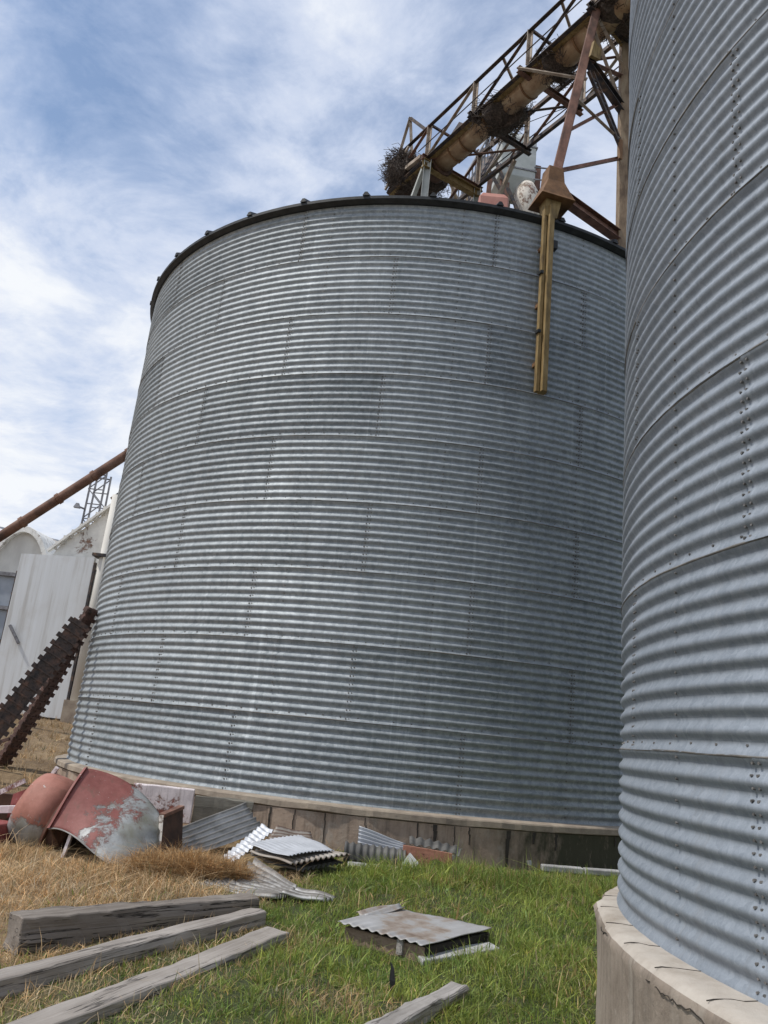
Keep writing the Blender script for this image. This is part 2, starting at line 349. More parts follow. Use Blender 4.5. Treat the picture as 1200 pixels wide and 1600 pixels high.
# ------------------------------------------------------------------ silos
NC = 9                                        # corrugations in each ring of sheets
def wall_ring(parent, amp, c, Rr, z0, z1, ncorr, nsheet, phase, mats, bolt_r, stiff, span, lapgap, rows):
    """one ring of overlapping corrugated sheets with its bolts and the lap joint at its foot"""
    verts = []; lps = []; mi = []; sm = []; tn = []; off = 0
    H = z1 - z0; nz = int(ncorr * 10) + 1
    zz = np.linspace(0, H, nz); prof = amp * np.cos(2 * PI * ncorr * zz / H)
    ph = 2 * PI / nsheet; na = 15
    for s_ in range(nsheet):
        fr = np.linspace(0, 1.02, na); aa = phase + (s_ + fr) * ph
        jitter = rng.normal(0, .0012) + rng.normal(0, .005) * np.sin(PI * np.clip(fr, 0, 1))[None, :] * np.sin(PI * zz / H + rng.uniform(0, 1))[:, None]
        rad = Rr + prof[:, None] + .006 * (1 - fr)[None, :] + .004 * (1 - zz / H)[:, None] + jitter
        X = c[0] + rad * np.sin(aa)[None, :]; Y = c[1] - rad * np.cos(aa)[None, :]; Z = np.repeat((z0 + zz)[:, None], na, 1)
        v = np.stack([X, Y, Z], -1).reshape(-1, 3); verts.append(v); tn.append(np.full(len(v), rng.normal(0, .55)))
        i = (np.arange(na - 1)[None, :] + na * np.arange(nz - 1)[:, None]).ravel() + off
        lps.append(np.stack([i, i + 1, i + na + 1, i + na], -1)); mi.append(np.zeros(len(i))); sm.append(np.ones(len(i))); off += len(v)
    # lap joint: a thin sealant line at the foot of the ring
    na = 220; aa = np.linspace(-PI, PI, na)
    pr = [(.014, -.007), (.0205, -.0035), (.0205, .0035), (.014, .007)]
    for (r_, dz) in (pr if lapgap else []):
        wob = .0018 * np.sin(aa * 23 + z0 * 7) + rng.normal(0, .0008, na)
        verts.append(np.stack([c[0] + (Rr + r_ + wob * .4) * np.sin(aa), c[1] - (Rr + r_ + wob * .4) * np.cos(aa), z0 + dz + wob], -1))
    if lapgap:
        for k in range(3):
            i = np.arange(na - 1) + off + k * na
            lps.append(np.stack([i, i + 1, i + 1 + na, i + na], -1)); mi.append(np.ones(na - 1)); sm.append(np.ones(na - 1))
        off += na * 4
    # bolts
    pts = []
    cp = H / ncorr
    for s_ in range(nsheet):
        a0 = phase + s_ * ph
        a0 = (a0 + PI) % (2 * PI) - PI
        if span[0] < a0 < span[1]:
            for k in range(int(2 * ncorr)):
                z = z0 + (k + .5) * cp / 2
                for q in rows:
                    pts.append((a0 + q / Rr + (.010 / Rr if k % 2 else 0), z))
    if lapgap:
        n_l = int(2 * PI * Rr / .235)
        for k in range(n_l):
            a0 = -PI + 2 * PI * k / n_l
            if span[0] < a0 < span[1]: pts.append((a0, z0 + .045 + rng.normal(0, .003)))
    for a0 in stiff:
        for k in range(int(ncorr)): pts.append((a0, z0 + (k + .5) * cp + (.25 * cp)))
    if pts:
        n = 6; base = []; loops = []
        for (a0, z) in pts:
            rr = Rr + .006 + amp * math.cos(2 * PI * ncorr * (z - z0) / H)
            nrm = np.array([math.sin(a0), -math.cos(a0), 0]); tg = np.array([math.cos(a0), math.sin(a0), 0])
            p = np.array([c[0], c[1], z]) + nrm * rr; br = bolt_r * rng.uniform(.85, 1.15)
            for (h, r_) in ((-.006, br), (bolt_r * .75, br * .8)):
                for k in range(n):
                    t_ = 2 * PI * k / n; base.append(p + nrm * h + tg * r_ * math.cos(t_) + np.array([0, 0, 1]) * r_ * math.sin(t_))
        verts.append(np.array(base))
        sides = np.array([[k, (k + 1) % n, (k + 1) % n + n, k + n] for k in range(n)] + [[n, n + 1, n + 2, n + 3], [n, n + 3, n + 4, n + 5]])
        lp = (off + np.arange(len(pts))[:, None, None] * 2 * n + sides[None]).reshape(-1, 4)
        lps.append(lp); mi.append(np.full(len(lp), 2)); sm.append(np.zeros(len(lp)))
    tv = np.concatenate(tn); nvv = sum(len(q) for q in verts); tc = np.zeros((nvv, 4)); tc[:len(tv), :3] = tv[:, None]; tc[:, 3] = 1
    v = np.concatenate(verts) - np.array(parent['base']); lp = np.concatenate(lps); k = len(lp)
    me = fast_mesh('wall_ring', v, lp.ravel(), np.arange(k) * 4, np.full(k, 4), np.concatenate(mi), np.concatenate(sm), mats, tc)
    o = bpy.data.objects.new('wall_ring', me); col.objects.link(o); o.parent = parent; return o

def ring_solid(mb, c, prof, n=180, a0=-PI, a1=PI, wob=0, seed=0):
    """lathe of a profile (r, z) open strip"""
    g = np.random.default_rng(seed); full = abs(a1 - a0 - 2 * PI) < 1e-6
    rings = []
    nz_ = g.normal(0, 1, n + 1); nz_ = np.convolve(np.concatenate([nz_[-3:], nz_, nz_[:3]]), np.ones(5) / 5, 'same')[3:-3]
    if full: nz_[-1] = nz_[0]
    for i in range(n + 1):
        a = a0 + (a1 - a0) * i / n
        rings.append([V((c[0] + (r + wob * w_ * nz_[i]) * math.sin(a), c[1] - (r + wob * w_ * nz_[i]) * math.cos(a), z + wob * w_ * nz_[i] * .4)) for (r, z, w_) in prof])
    for i in range(n):
        A, Bq = rings[i], rings[i + 1]; m_ = len(A); o = len(mb.v)
        mb.v += [tuple(p) for p in A + Bq]
        for k in range(m_ - 1): mb.f.append((o + k, o + m_ + k, o + m_ + k + 1, o + k + 1)); mb.mi.append(0)

# far silo
sA = thing('grain_silo', (C1[0], C1[1], 0), 'whole broad corrugated grain silo with dark roof rim on a low stained concrete base', 'silo')
zl = [B1 + .0] + [1.754 + k for k in range(8)] + [9.715]
for k in range(9):
    z0, z1 = zl[k], zl[k + 1]
    odd = (8 - k) % 2
    wall_ring(sA, .0128, C1, R1, z0, z1, NC if k else 9, 12, R(-22.3 - 14.7 * odd), [M['galv_a'], M['sealant'], M['bolt']], .0115,
              [R(-17.5), R(2.6), R(22.5)] , (-1.9, 1.9), k > 0, (-.022, .022))
m = MB(); ring_solid(m, C1, [(R1 - .02, B1 + .014, 0), (R1 + .10, B1 + .006, .3), (R1 + .158, B1 - .004, 1), (R1 + .170, B1 - .02, 1.3), (R1 + .172, B1 - .085, 1.5), (R1 + .14, B1 - .10, .6)], 420, wob=.022, seed=3)
fA = MB(); ring_solid(fA, C1, [(R1 + .145, B1 - .105, .2), (R1 + .135, B1 - .3, .5), (R1 + .15, B1 - .6, .4), (R1 + .16, -.5, .3)], 240, wob=.014, seed=5)
foot = fA.build('foundation', M['conc_a'], sA, True)
m.build('foundation_lip', M['conc_lip'], foot, False)
for a_, w_, l_ in ((-17.6, .05, .42), (-15.0, .03, .40), (-8.2, .014, .42), (-3.4, .012, .45), (2.8, .02, .40), (4.8, .055, .38), (9.0, .02, .2), (13.8, .06, .48), (17.2, .05, .14), (20.3, .045, .2), (29.6, .03, .12), (-12, .012, .3), (7.2, .012, .3)):
    a = R(a_); rr = R1 + .150; m = MB()
    for s_ in range(5):
        za = B1 - .11 - l_ * s_ / 5; zb = B1 - .11 - l_ * (s_ + 1) / 5; ww = w_ * (1 - .13 * s_); da = rng.normal(0, .0008)
        P = lambda aa, z, e: V((C1[0] + (rr + e) * math.sin(aa), C1[1] - (rr + e) * math.cos(aa), z))
        q = ww / rr / 2
        m.loft([[P(a + da - q, za, -.05), P(a + da - q, za, .0), P(a + da + q, za, .0), P(a + da + q, za, -.05)], [P(a + da - q * .8, zb, -.05), P(a + da - q * .8, zb, .003), P(a + da + q * .8, zb, .003), P(a + da + q * .8, zb, -.05)]])
    m.build('stain_streak', M['crack'], foot)

m = MB(); sl = math.tan(R(24))
ring_solid(m, C1, [(.3, 9.72 + sl * (R1 - .3), 0), (R1 * .5, 9.72 + sl * R1 * .5, 0), (R1 + .1, 9.765, 0), (R1 + .1, 9.745, 0)], 72)
roofA = m.build('roof', M['roofm'], sA, False)
m = MB(); ring_solid(m, C1, [(R1 - .03, 9.70, 0), (R1 + .045, 9.70, 0), (R1 + .11, 9.75, 0), (R1 + .11, 9.80, 0), (R1 + .02, 9.84, 0), (R1 - .3, 9.95, 0)], 180)
m.build('eave_rim', M['eave'], sA)
for k in range(36):
    a = R(-2.3 + 10.1 * k) if k < 18 else R(-2.3 - 10.1 * (k - 17))
    d = V((math.sin(a), -math.cos(a), 0)); tg = V((math.cos(a), math.sin(a), 0)); c0 = V((C1[0], C1[1], 0))
    m = MB()
    rings = []
    for rr, z in ((R1 + .13, 9.80), (.5, 9.80 + sl * (R1 - .4))):
        b = c0 + d * rr + V((0, 0, z)); rings.append([b - tg * .055, b - tg * .02 + V((0, 0, .065)), b + tg * .02 + V((0, 0, .065)), b + tg * .055])
    m.loft(rings); m.build('roof_rib', M['eave'], sA)
m = MB(); ring_solid(m, C1, [(.01, 12.9, 0), (.55, 12.7, 0), (.6, 12.3, 0)], 24); m.build('roof_cap', M['roofm'], sA)

# near silo
sB = thing('grain_silo', (C2[0], C2[1], 0), 'near corrugated grain silo cut off by the frame, standing on a pale cracked base', 'silo')
zl = [B2] + [1.675 + k for k in range(8)] + [9.675]
for k in range(9):
    wall_ring(sB, .0142, C2, R2, zl[k], zl[k + 1], NC, 9, R(-76.8 - 20 * (k % 2)), [M['galv_b'], M['sealant'], M['bolt']], .0085,
              [R(-86.2), R(-56.5)], (-2.4, .4), k > 0, (-.022, .022))
C2F = (C2[0] + .10, C2[1] - .29); RF = 4.40
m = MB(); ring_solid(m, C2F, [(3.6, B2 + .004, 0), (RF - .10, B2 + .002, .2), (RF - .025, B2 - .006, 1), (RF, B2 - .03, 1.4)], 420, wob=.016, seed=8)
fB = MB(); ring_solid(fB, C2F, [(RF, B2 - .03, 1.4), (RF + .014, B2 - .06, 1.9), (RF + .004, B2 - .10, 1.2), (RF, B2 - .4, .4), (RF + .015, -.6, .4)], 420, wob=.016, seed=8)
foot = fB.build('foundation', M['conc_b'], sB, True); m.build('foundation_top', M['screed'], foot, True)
m = MB()
def crackline(m, pts, w):
    for (a, b) in zip(pts, pts[1:]):
        m.bar(a, b, w * random.uniform(.4, 1.2), .004)
P2 = lambda a, r, z: V((C2F[0] + r * math.sin(a), C2F[1] - r * math.cos(a), z))
for a_ in np.arange(-112, -40, 6.3):
    a = R(a_ + random.uniform(-1, 1)); pts = []
    for q in range(7):
        rr = RF - .26 + .25 * q / 6; pts.append(P2(a + random.uniform(-.003, .003) + .004 * math.sin(q), rr, B2 + .003 - .006 * (q / 6) ** 3))
    m = MB(); crackline(m, pts, .0045); m.build('surface_crack', M['crack'], foot)
for a_c, n_c in ((-101, 9), (-88, 22), (-71, 12), (-62, 16)):
    pts = []; a = R(a_c); zc = B2 - .055
    for q in range(n_c):
        zc = min(B2 - .035, max(B2 - .13, zc + random.uniform(-.016, .012))); a += R(random.uniform(.2, .6)); pts.append(P2(a, RF + .008, zc))
    m = MB(); crackline(m, pts, .006); m.build('surface_crack', M['crack'], foot)
m = MB()
ring_solid(m, C2, [(.3, 9.68 + sl * (R2 - .3), 0), (R2 + .1, 9.72, 0), (R2 + .1, 9.66, 0), (R2 - .03, 9.66, 0)], 72); m.build('roof', M['roofm'], sB)

# ------------------------------------------------------------------ conveyor gallery over the silo roof
A0 = V((.17, 15.33, 14.5)); D = V((.535, -.845, 0)).normalized(); Q = V((.845, .535, 0)).normalized()
def tp(t_, p_, z=0.): return A0 + D * t_ + Q * p_ + V((0, 0, z))
HT = .90; WD = 1.52; T0, T1 = -1.62, 9.0; PS = 1.66
cg = thing('conveyor_gallery', tuple(tp(0, .75, -1.9)), 'rusty open truss conveyor gallery running across above the silo roof', 'conveyor')
for p_ in (0, WD):
    for z_ in (0, HT):
        a_ = T0 if z_ == 0 else (T0 + .25 if p_ == 0 else -.1)
        MB().angle(tp(a_, p_, z_), tp(T1, p_, z_), .085, .014, flip=1 if p_ == 0 else -1).build('chord', M['dsteel'], cg)
    nP = int((T1 - 0) / PS)
    for k in range(-1, nP + 1):
        t_ = k * PS
        if k >= 0:
            MB().angle(tp(t_, p_, .02), tp(t_, p_, HT), .085, .014, up=D, flip=-1).build('upright', M['palesteel'], cg)
        if k < nP:
            MB().angle(tp(t_ + .03, p_, .03), tp(t_ + PS - .03, p_, HT - .03), .07, .012).build('diagonal', M['dsteel' if (k > 0 and not p_) else ('rustred' if k % 2 else 'palesteel')], cg)
for k in range(0, 6):
    MB().chan(tp(k * PS - (.14 if k == 2 else 0), -.14, -.06), tp(k * PS - (.14 if k == 2 else 0), WD + .14, -.06), .1, .12).build('cross_beam', M['dsteel' if k % 2 else 'rustred'], cg)
    if k % 2 == 0: MB().bar(tp(k * PS, 0, HT), tp(k * PS, WD, HT), .05).build('cross_tie', M['dsteel'], cg)
MB().angle(tp(3.25, -.18, -.1), tp(4.35, .55, -.75), .07, .012).build('cross_tie', M['palesteel'], cg)
for k in range(0, 5):
    MB().angle(tp(k * PS, .05, -.03), tp((k + 1) * PS, WD - .05, -.03), .06, .01).build('wind_brace', M['dsteel' if k % 2 else 'rustred'], cg)
    if k > 0: MB().angle(tp(k * PS, WD, HT), tp((k + .5) * PS, .0, HT), .05, .01).build('wind_brace', M['palesteel'], cg)
for k in range(1, 6): MB().angle(tp(k * PS - .55, WD - .02, .0), tp(k * PS - .02, WD - .02, .45), .05, .01).build('knee_brace', M['rustred'], cg)
for p_, z_ in ((WD + .12, .35), (-.06, .30)): MB().tube(tp(-.3, p_, z_), tp(T1, p_, z_ + .05), .014, 6).build('cable', M['dsteel'], cg)
MB().tube(tp(1.2, WD + .1, .95), tp(6, WD + 1.6, .6), .009, 5).build('cable', M['dsteel'], cg)
# trough and its ribs, deck plates
m = MB(); m.tube(tp(.05, .40, .02), tp(T1, .40, .02), .245, 24)
tr = m.build('trough', M['tube'], cg, True)
for t_ in (.55, .95, 1.75, 2.9, 4.3, 5.6):
    MB().tube(tp(t_, .40, .02), tp(t_ + .035, .40, .02), .262, 24).build('trough_flange', M['ochre_rust'], tr)
MB().tube(tp(-.28, .40, -.03), tp(.10, .40, -.03), .29, 20).build('trough_end', M['inside'], tr)
MB().bar(tp(T0, .10, -.03), tp(T1, .10, -.03), .1, .03).build('trough_rail', M['ochre'], cg)
MB().bar(tp(T0, .40, .27), tp(T1, .40, .27), .34, .02).build('trough_cover', M['inside'], cg)
MB().bar(tp(T0, .62, -.02), tp(0, .62, -.02), .09, .06).build('rail', M['palesteel'], cg)
MB().bar(tp(T0, .36, .05), tp(-.2, .36, .05), .42, .04).build('end_pan', M['inside'], cg)
MB().bar(tp(T0, .0, .0), tp(T0, WD, .0), .07).build('end_beam', M['rustred'], cg)
MB().bar(tp(T0, -.08, .02), tp(T0 + .9, -.08, .72), .05).build('end_brace', M['palesteel'], cg)
MB().bar(tp(-.75, -.06, .12), tp(-.15, -.06, .06), .09).build('end_bracket', M['palesteel'], cg)
# triangular end frame above the nest
ef = [tp(-1.55, .12, .95), tp(-1.15, .12, 1.98), tp(-.28, .12, .98)]
for a, b in ((0, 1), (1, 2)): MB().angle(ef[a], ef[b], .075, .012).build('end_frame', M['palesteel' if a == 0 else 'dsteel'], cg)
MB().angle(tp(-1.15, .3, .9), tp(-1.15, .14, 1.98), .07, .012).build('end_frame', M['palesteel'], cg)
MB().bar(ef[0], tp(-1.0, .3, 1.0), .06).build('end_frame', M['palesteel'], cg)
# portal standing on the roof
for p_ in (0.03, WD):
    MB().chan(tp(.0, p_, -.12), tp(.0, p_, -2.95), .18, .16).build('portal_post', M['elev'], cg)
MB().chan(tp(.0, -.1, -.22), tp(.0, WD + .1, -.22), .15, .2).build('portal_beam', M['ochre'], cg)
MB().bar(tp(.0, 0, -.1), tp(-1.5, .3, -1.45), .1).build('portal_brace', M['elev'], cg)
MB().bar(tp(.05, WD, -1.9), tp(1.3, WD, -.1), .08).build('portal_brace', M['palesteel'], cg)
MB().bar(tp(0, 0, -1.6), tp(0, WD, -.5), .08).build('portal_brace', M['dsteel'], cg)
# drive guard with orange lattice behind the first upright
m = MB()
for i in range(5): m.bar(tp(.1 + .17 * i, .75, .15), tp(.3 + .17 * i, .75, .85), .05)
for i in range(4): m.bar(tp(.1 + .2 * i, .77, .8), tp(.3 + .17 * i, .77, .2), .05)
m.build('drive_guard', M['rustred'], cg)
MB().prism([tp(.0, .62, .3), tp(.0, .62, 1.0), tp(.28, .62, 1.15), tp(.62, .62, .82), tp(.62, .62, .3)], Q * .3).build('drive_housing', M['dsteel'], cg)
for (t_, p_, h_) in ((1.1, 1.0, 1.15), (1.35, 1.05, 1.2), (1.75, .9, 1.25)): MB().angle(tp(t_, p_, .1), tp(t_, p_, h_), .08, .014).build('stub_post', M['palesteel'], cg)
MB().bar(tp(.2, 1.2, 1.0), tp(2.0, 1.2, .95), .05).build('cable_tray', M['rustred'], cg)

# ------------------------------------------------------------------ support tower on the silo rim
M['postm'] = simple_noise('brown_grey_post', [(.3, (.10, .065, .04)), (.5, (.23, .165, .105)), (.8, (.33, .27, .19))], 5, (2, 2, .7), rough=.75)
st = thing('support_tower', (2.2, 10.85, 9.9), 'rusty leaning steel tower on the silo rim with an ochre column running down the wall', 'tower')
leg0, leg1 = V((2.19, 10.86, 10.35)), V((2.90, 11.18, 14.45)); po0, po1 = V((3.66, 11.92, 10.25)), V((3.62, 11.78, 14.6))
def lg(z): return leg0.lerp(leg1, (z - leg0.z) / (leg1.z - leg0.z))
def ps(z): return po0.lerp(po1, (z - po0.z) / (po1.z - po0.z))
bevel(MB().bar(leg0, leg1, .17, .15).build('leg', M['rustred'], st), .012)
bevel(MB().bar(po0 + V((0, 0, -.3)), po1, .20, .18).build('post', M['postm'], st), .012)
MB().chan(lg(10.4) + V((0, 0, -.05)), ps(10.4) + V((.1, .1, -.05)), .16, .18).build('base_beam', M['rustred'], st)
MB().angle(lg(10.75), ps(12.0), .075, .012).build('brace', M['rustred'], st)
MB().chan(lg(13.35), ps(12.95), .13, .16).build('beam', M['dsteel'], st)
MB().angle(lg(13.3), ps(13.75), .09, .014).build('beam', M['rustred'], st)
MB().chan(leg1 + V((-.15, -.1, .02)), po1 + V((.25, .2, -.02)), .12, .14).build('top_beam', M['dsteel'], st)
MB().angle(leg1, ps(13.9), .06, .012).build('brace', M['palesteel'], st)
MB().angle(leg1 + V((.05, .02, 0)), ps(14.35), .06, .012).build('brace', M['ochre'], st)
a, b = lg(13.1) + V((.12, .08, 0)), ps(12.05)
off_ = V((.10, .06, .06))
MB().bar(a, b, .055).build('lattice_brace', M['dsteel'], st); MB().bar(a + off_, b + off_ * .6, .035).build('lattice_brace', M['dsteel'], st)
m = MB()
for k in range(7):
    f = .08 + .84 * k / 6; m.bar(a.lerp(b, f), (a + off_).lerp(b + off_ * .6, f + .04), .03)
m.build('lattice_bars', M['dsteel'], st)
MB().prism([lg(13.55) + V((.05, -.12, 0)), lg(13.55) + V((.22, .02, -.05)), lg(13.3) + V((.24, .04, 0)), lg(13.2) + V((.05, -.12, 0))], V((.03, -.05, 0))).build('gusset', M['ochre'], st)
MB().prism([ps(12.25) + V((-.13, -.12, 0)), ps(12.25) + V((.1, .04, 0)), ps(11.85) + V((.1, .04, 0)), ps(11.85) + V((-.13, -.12, 0))], V((.02, -.03, 0))).build('gusset', M['ochre_rust'], st)
MB().angle(lg(11.6), ps(13.2), .06, .012).build('brace', M['rustred'], st)
MB().angle(lg(12.4) + V((.05, .05, 0)), ps(12.3), .055, .012).build('brace', M['palesteel'], st)
MB().angle(lg(14.1), ps(13.0), .06, .012).build('brace', M['palesteel'], st)
# flared bracket box
def sq(c, w, d, ang, z): 
    ca, sa = math.cos(ang), math.sin(ang)
    return [V((c[0] + x * ca - y * sa, c[1] + x * sa + y * ca, z)) for x, y in ((-w, -d), (w, -d), (w, d), (-w, d))]
az = R(15.5)
m = MB(); m.loft([sq((2.19, 10.88), .30, .26, az, 10.06), sq((2.19, 10.88), .28, .24, az, 10.10), sq((2.19, 10.86), .15, .14, az, 10.42), sq((2.19, 10.86), .13, .12, az, 10.70)])
bevel(m.build('bracket', M['ochre_rust'], st), .01)
m = MB(); m.loft([sq((2.15, 10.83), .10, .085, az, 9.75), sq((2.17, 10.86), .135, .12, az, 10.065)]); m.build('bracket_foot', M['ochre'], st)
# ochre column on the wall
n1 = V((math.sin(az), -math.cos(az), 0)); tg1 = V((math.cos(az), math.sin(az), 0)); cw = V((C1[0], C1[1], 0)) + n1 * (R1 + .17)
ct, cb = cw + V((0, 0, 9.95)), cw + V((.0, 0, 6.72))
m = MB(); m.bar(cb, ct, .085, .16, up=n1)
m.bar(cb - tg1 * .085 - n1 * .02, ct - tg1 * .085 - n1 * .02, .055, .08, up=n1)
m.bar(cb + tg1 * .058 - n1 * .03, ct + tg1 * .058 - n1 * .03, .018, .11, up=n1)
colm = m.build('wall_column', M['ochre'], st); bevel(colm, .006)
for z in (7.7, 8.72): MB().box(cw - tg1 * .115 + n1 * .0 + V((0, 0, z)), (.05, .10, .045), az).build('clip', M['eave'], colm)
MB().box(cw + tg1 * .12 - n1 * .05 + V((0, 0, 9.3)), (.07, .10, .14), az).build('clip', M['eave'], colm)
for z in (7.2, 8.2, 9.2): MB().box(cw - n1 * .13 + V((0, 0, z)), (.22, .12, .06), az).build('wall_bracket', M['ochre_rust'], colm)

# ------------------------------------------------------------------ stick nests in the truss
def nest(c, rad, n, label, seed, seedL=.5):
    g = np.random.default_rng(seed); m = MB()
    # lumpy dark core
    U, W = 14, 9
    rings = []
    for j in range(W + 1):
        th = PI * j / W; ring = []
        for i in range(U):
            ph = 2 * PI * i / U
            k = .80 * (1 + .14 * math.sin(3 * ph + seed) * math.sin(2 * th) + .1 * math.sin(5 * ph + 2 * th))
            q = D * (rad[0] * k * math.sin(th) * math.cos(ph)) + Q * (rad[1] * k * math.sin(th) * math.sin(ph)) + V((0, 0, rad[2] * k * math.cos(th)))
            ring.append(V(c) + q)
        rings.append(ring)
    m.loft(rings, True, False)
    for _ in range(n):
        d = g.normal(size=3); d /= np.linalg.norm(d); k = g.uniform(.55, 1.0) ** .6 * (1 + .16 * math.sin(4 * d[0] + seed) + .12 * math.sin(7 * d[2] + 3 * d[1]))
        p = V(c) + D * (d[0] * rad[0] * k) + Q * (d[1] * rad[1] * k) + V((0, 0, d[2] * rad[2] * k))
        t_ = V(g.normal(size=3)); t_ -= V(d) * t_.dot(V(d)) * .75; t_.z *= .8; t_.normalize(); L = g.uniform(.12, .42) * seedL * 1.3
        if g.random() < .12: t_ = V(d).lerp(V((0, 0, -1)), .4); L *= .9
        wd = g.uniform(.004, .010); kk = p + V(g.normal(size=3)) * L * .13
        m.bar(p - t_ * L / 2, kk, wd); m.bar(kk, p + t_ * L / 2, wd * .8)
    o = m.build('stick_nest', M['twig'], None, loc=c); return tag(o, label, 'nest', 'stick nests built in the conveyor truss')
nest(tp(-1.18, .12, .36), (.56, .50, .50), 1300, 'bushy twig nest hanging out of the far end of the gallery', 1, .8)
nest(tp(-.75, .55, .0), (.7, .5, .34), 700, 'flat twig nest packed under the end pan of the gallery', 2)
nest(tp(2.05, .48, -.02), (.68, .56, .36), 1100, 'broad dark twig nest wrapped round the middle of the trough', 3)
nest(tp(3.72, .42, .0), (.36, .46, .36), 650, 'small round twig nest between the middle cross beam and the red leg', 4)
nest(tp(5.25, .50, .05), (.6, .62, .36), 750, 'dark twig nest at the top of the red tower leg', 5)

# ------------------------------------------------------------------ bucket elevator behind the silo
ex, ey = 3.35, 24.0
be = thing('bucket_elevator', (ex, ey, gz(ex, ey)), 'pale grey bucket elevator head with rusty spouts rising behind the silo roof', 'elevator')
def EP(px, py, pz): return V((px, py, pz))
bevel(MB().box((3.40, 24, 21.70), (1.30, 1.2, 1.7), R(8)).build('head_casing', M['elev'], be), .05)
m = MB(); m.loft([sq((3.40, 24), .65, .6, R(8), 20.85), sq((3.65, 24), .30, .28, R(8), 20.35)]); m.build('head_hopper', M['elev'], be)
m = MB(); m.loft([sq((3.40, 24), .64, .58, R(8), 22.55), sq((3.40, 24), .40, .38, R(8), 22.85)]); m.build('head_hood', M['elev'], be)
MB().box((4.22, 23.9, 21.2), (.24, .28, 1.0), R(8)).build('motor', M['rustred'], be)
for z in (21.2, 22.2): 
    MB().box((3.40, 24, z), (1.36, 1.26, .06), R(8)).build('casing_band', M['thin'], be)
# bulbous spout under the head
m = MB(); c0 = V((3.86, 23.7, 0))
rings = []
for z, rr, dx in ((20.75, .28, 0), (20.45, .42, 0), (20.0, .46, .03), (19.5, .42, .1), (19.0, .28, .2), (18.4, .17, .3), (17.6, .15, .35)):
    rings.append([c0 + V((dx + rr * math.cos(2 * PI * i / 16), rr * math.sin(2 * PI * i / 16), z)) for i in range(16)])
m.loft(rings); m.build('spout', M['whiterust'], be, True)
for (x0, z0, x1, z1, w) in ((3.15, 20.9, 3.05, 18.0, .17), (2.55, 20.9, 2.45, 18.6, .16), (2.9, 21.2, 3.35, 17.5, .12), (3.35, 19.2, 3.25, 17.0, .24)):
    MB().bar((x0, 23.6, z0), (x1, 23.3, z1), w).build('spout_pipe', M['rustred' if w < .2 else 'pinkwhite'], be)
for (x0, z0, x1, z1) in ((2.2, 22.2, 4.3, 17.4), (1.9, 19.4, 3.6, 18.9), (2.0, 21.6, 3.1, 19.5)): MB().bar((x0, 23.2, z0), (x1, 23.0, z1), .1).build('stay', M['dsteel'], be)
# leg trunking down to the ground
for dx in (-.35, .35): MB().box((3.5 + dx, 24.4, 10.6), (.42, .5, 21.0), R(8)).build('leg_casing', M['whiterust'], be)
# service platform with rail
MB().box((4.55, 24, 19.75), (1.0, 1.3, .1), R(8)).build('platform', M['dsteel'], be)
m = MB()
for x in (4.5, 5.0):
    for y in (23.4, 24.6): m.bar((x, y, 19.8), (x, y, 21.3), .05)
for z in (20.3, 20.8, 21.3):
    for y in (23.4, 24.6): m.bar((4.05, y, z), (5.0, y, z), .04)
    m.bar((5.0, 23.4, z), (5.0, 24.6, z), .04)
m.bar((4.5, 23.4, 19.85), (5.0, 23.4, 21.25), .035)
m.build('rail', M['thin'], be)
# lattice catwalk leading to it
cwk = thing('catwalk', (1.2, 21.0, 12), 'thin latticed catwalk seen through the gallery truss', 'catwalk')
m1 = MB()
pa, pb = V((.9, 20.6, 15.9)), V((2.4, 22.6, 20.9))
for dz in (0, .55, 1.1): m1.bar(pa + V((0, 0, dz)), pb + V((0, 0, dz)), .05)
m1.build('handrail', M['thin'], cwk)
m2 = MB()
for k in range(15):
    f = k / 14; p = pa.lerp(pb, f); m2.bar(p, p + V((0, 0, 1.1)), .04)
m2.build('baluster', M['thin'], cwk)
MB().bar(pa, pb, .6, .06).build('tread_deck', M['dsteel'], cwk)
for (x, y, z) in ((1.15, 21, 18.6), (.25, 20.2, 16.8), (1.9, 21.8, 17.5)): MB().bar((x, y, 10.0), (x, y, z), .13).build('post', M['palesteel'], cwk)
m3 = MB()
for (x0, z0, x1, z1) in ((.25, 15.0, 1.9, 17.4), (.4, 16.5, 1.8, 15.2), (1.0, 18.2, 2.2, 16.1), (.1, 16.2, 1.2, 15.2), (1.4, 15.2, 2.4, 17.9)): m3.bar((x0, 20.7, z0), (x1, 21.4, z1), .07)
for (x0, y0, z0, x1, y1, z1) in ((-.25, 19.2, 14.2, .35, 19.6, 16.1), (.35, 19.2, 14.2, -.2, 19.6, 16.3), (.5, 19.3, 14.4, .5, 19.3, 16.9), (.9, 19.4, 14.4, .55, 19.4, 16.4), (.7, 19.3, 14.6, 1.5, 19.6, 16.4), (1.6, 20, 14.8, 1.5, 20, 17.6), (1.3, 20, 15.0, 2.1, 20.2, 16.8), (-.5, 19.2, 14.2, -.45, 19.2, 15.7)): m3.bar((x0, y0, z0), (x1, y1, z1), .055)
m3.build('bracing', M['postm'] if 'postm' in M else M['thin'], cwk)
rb = thing('roof_box', (1.55, 11.9, 10.0), 'faded salmon red metal box peeking over the silo rim', 'box')
m = MB()
cx, cy = 1.52, 13.35
def sq2(w, d, z, dx=0): return [V((cx + dx + x, cy + y, z)) for x, y in ((-w, -d), (w, -d), (w, d), (-w, d))]
m.loft([sq2(.27, .25, 10.6), sq2(.29, .25, 11.86), sq2(.22, .15, 12.02)])
bevel(m.build('box_body', M['redbox'], rb), .03)
MB().box((cx, cy, 11.5), (.62, .55, .04)).build('box_flange', M['rustred'], rb)

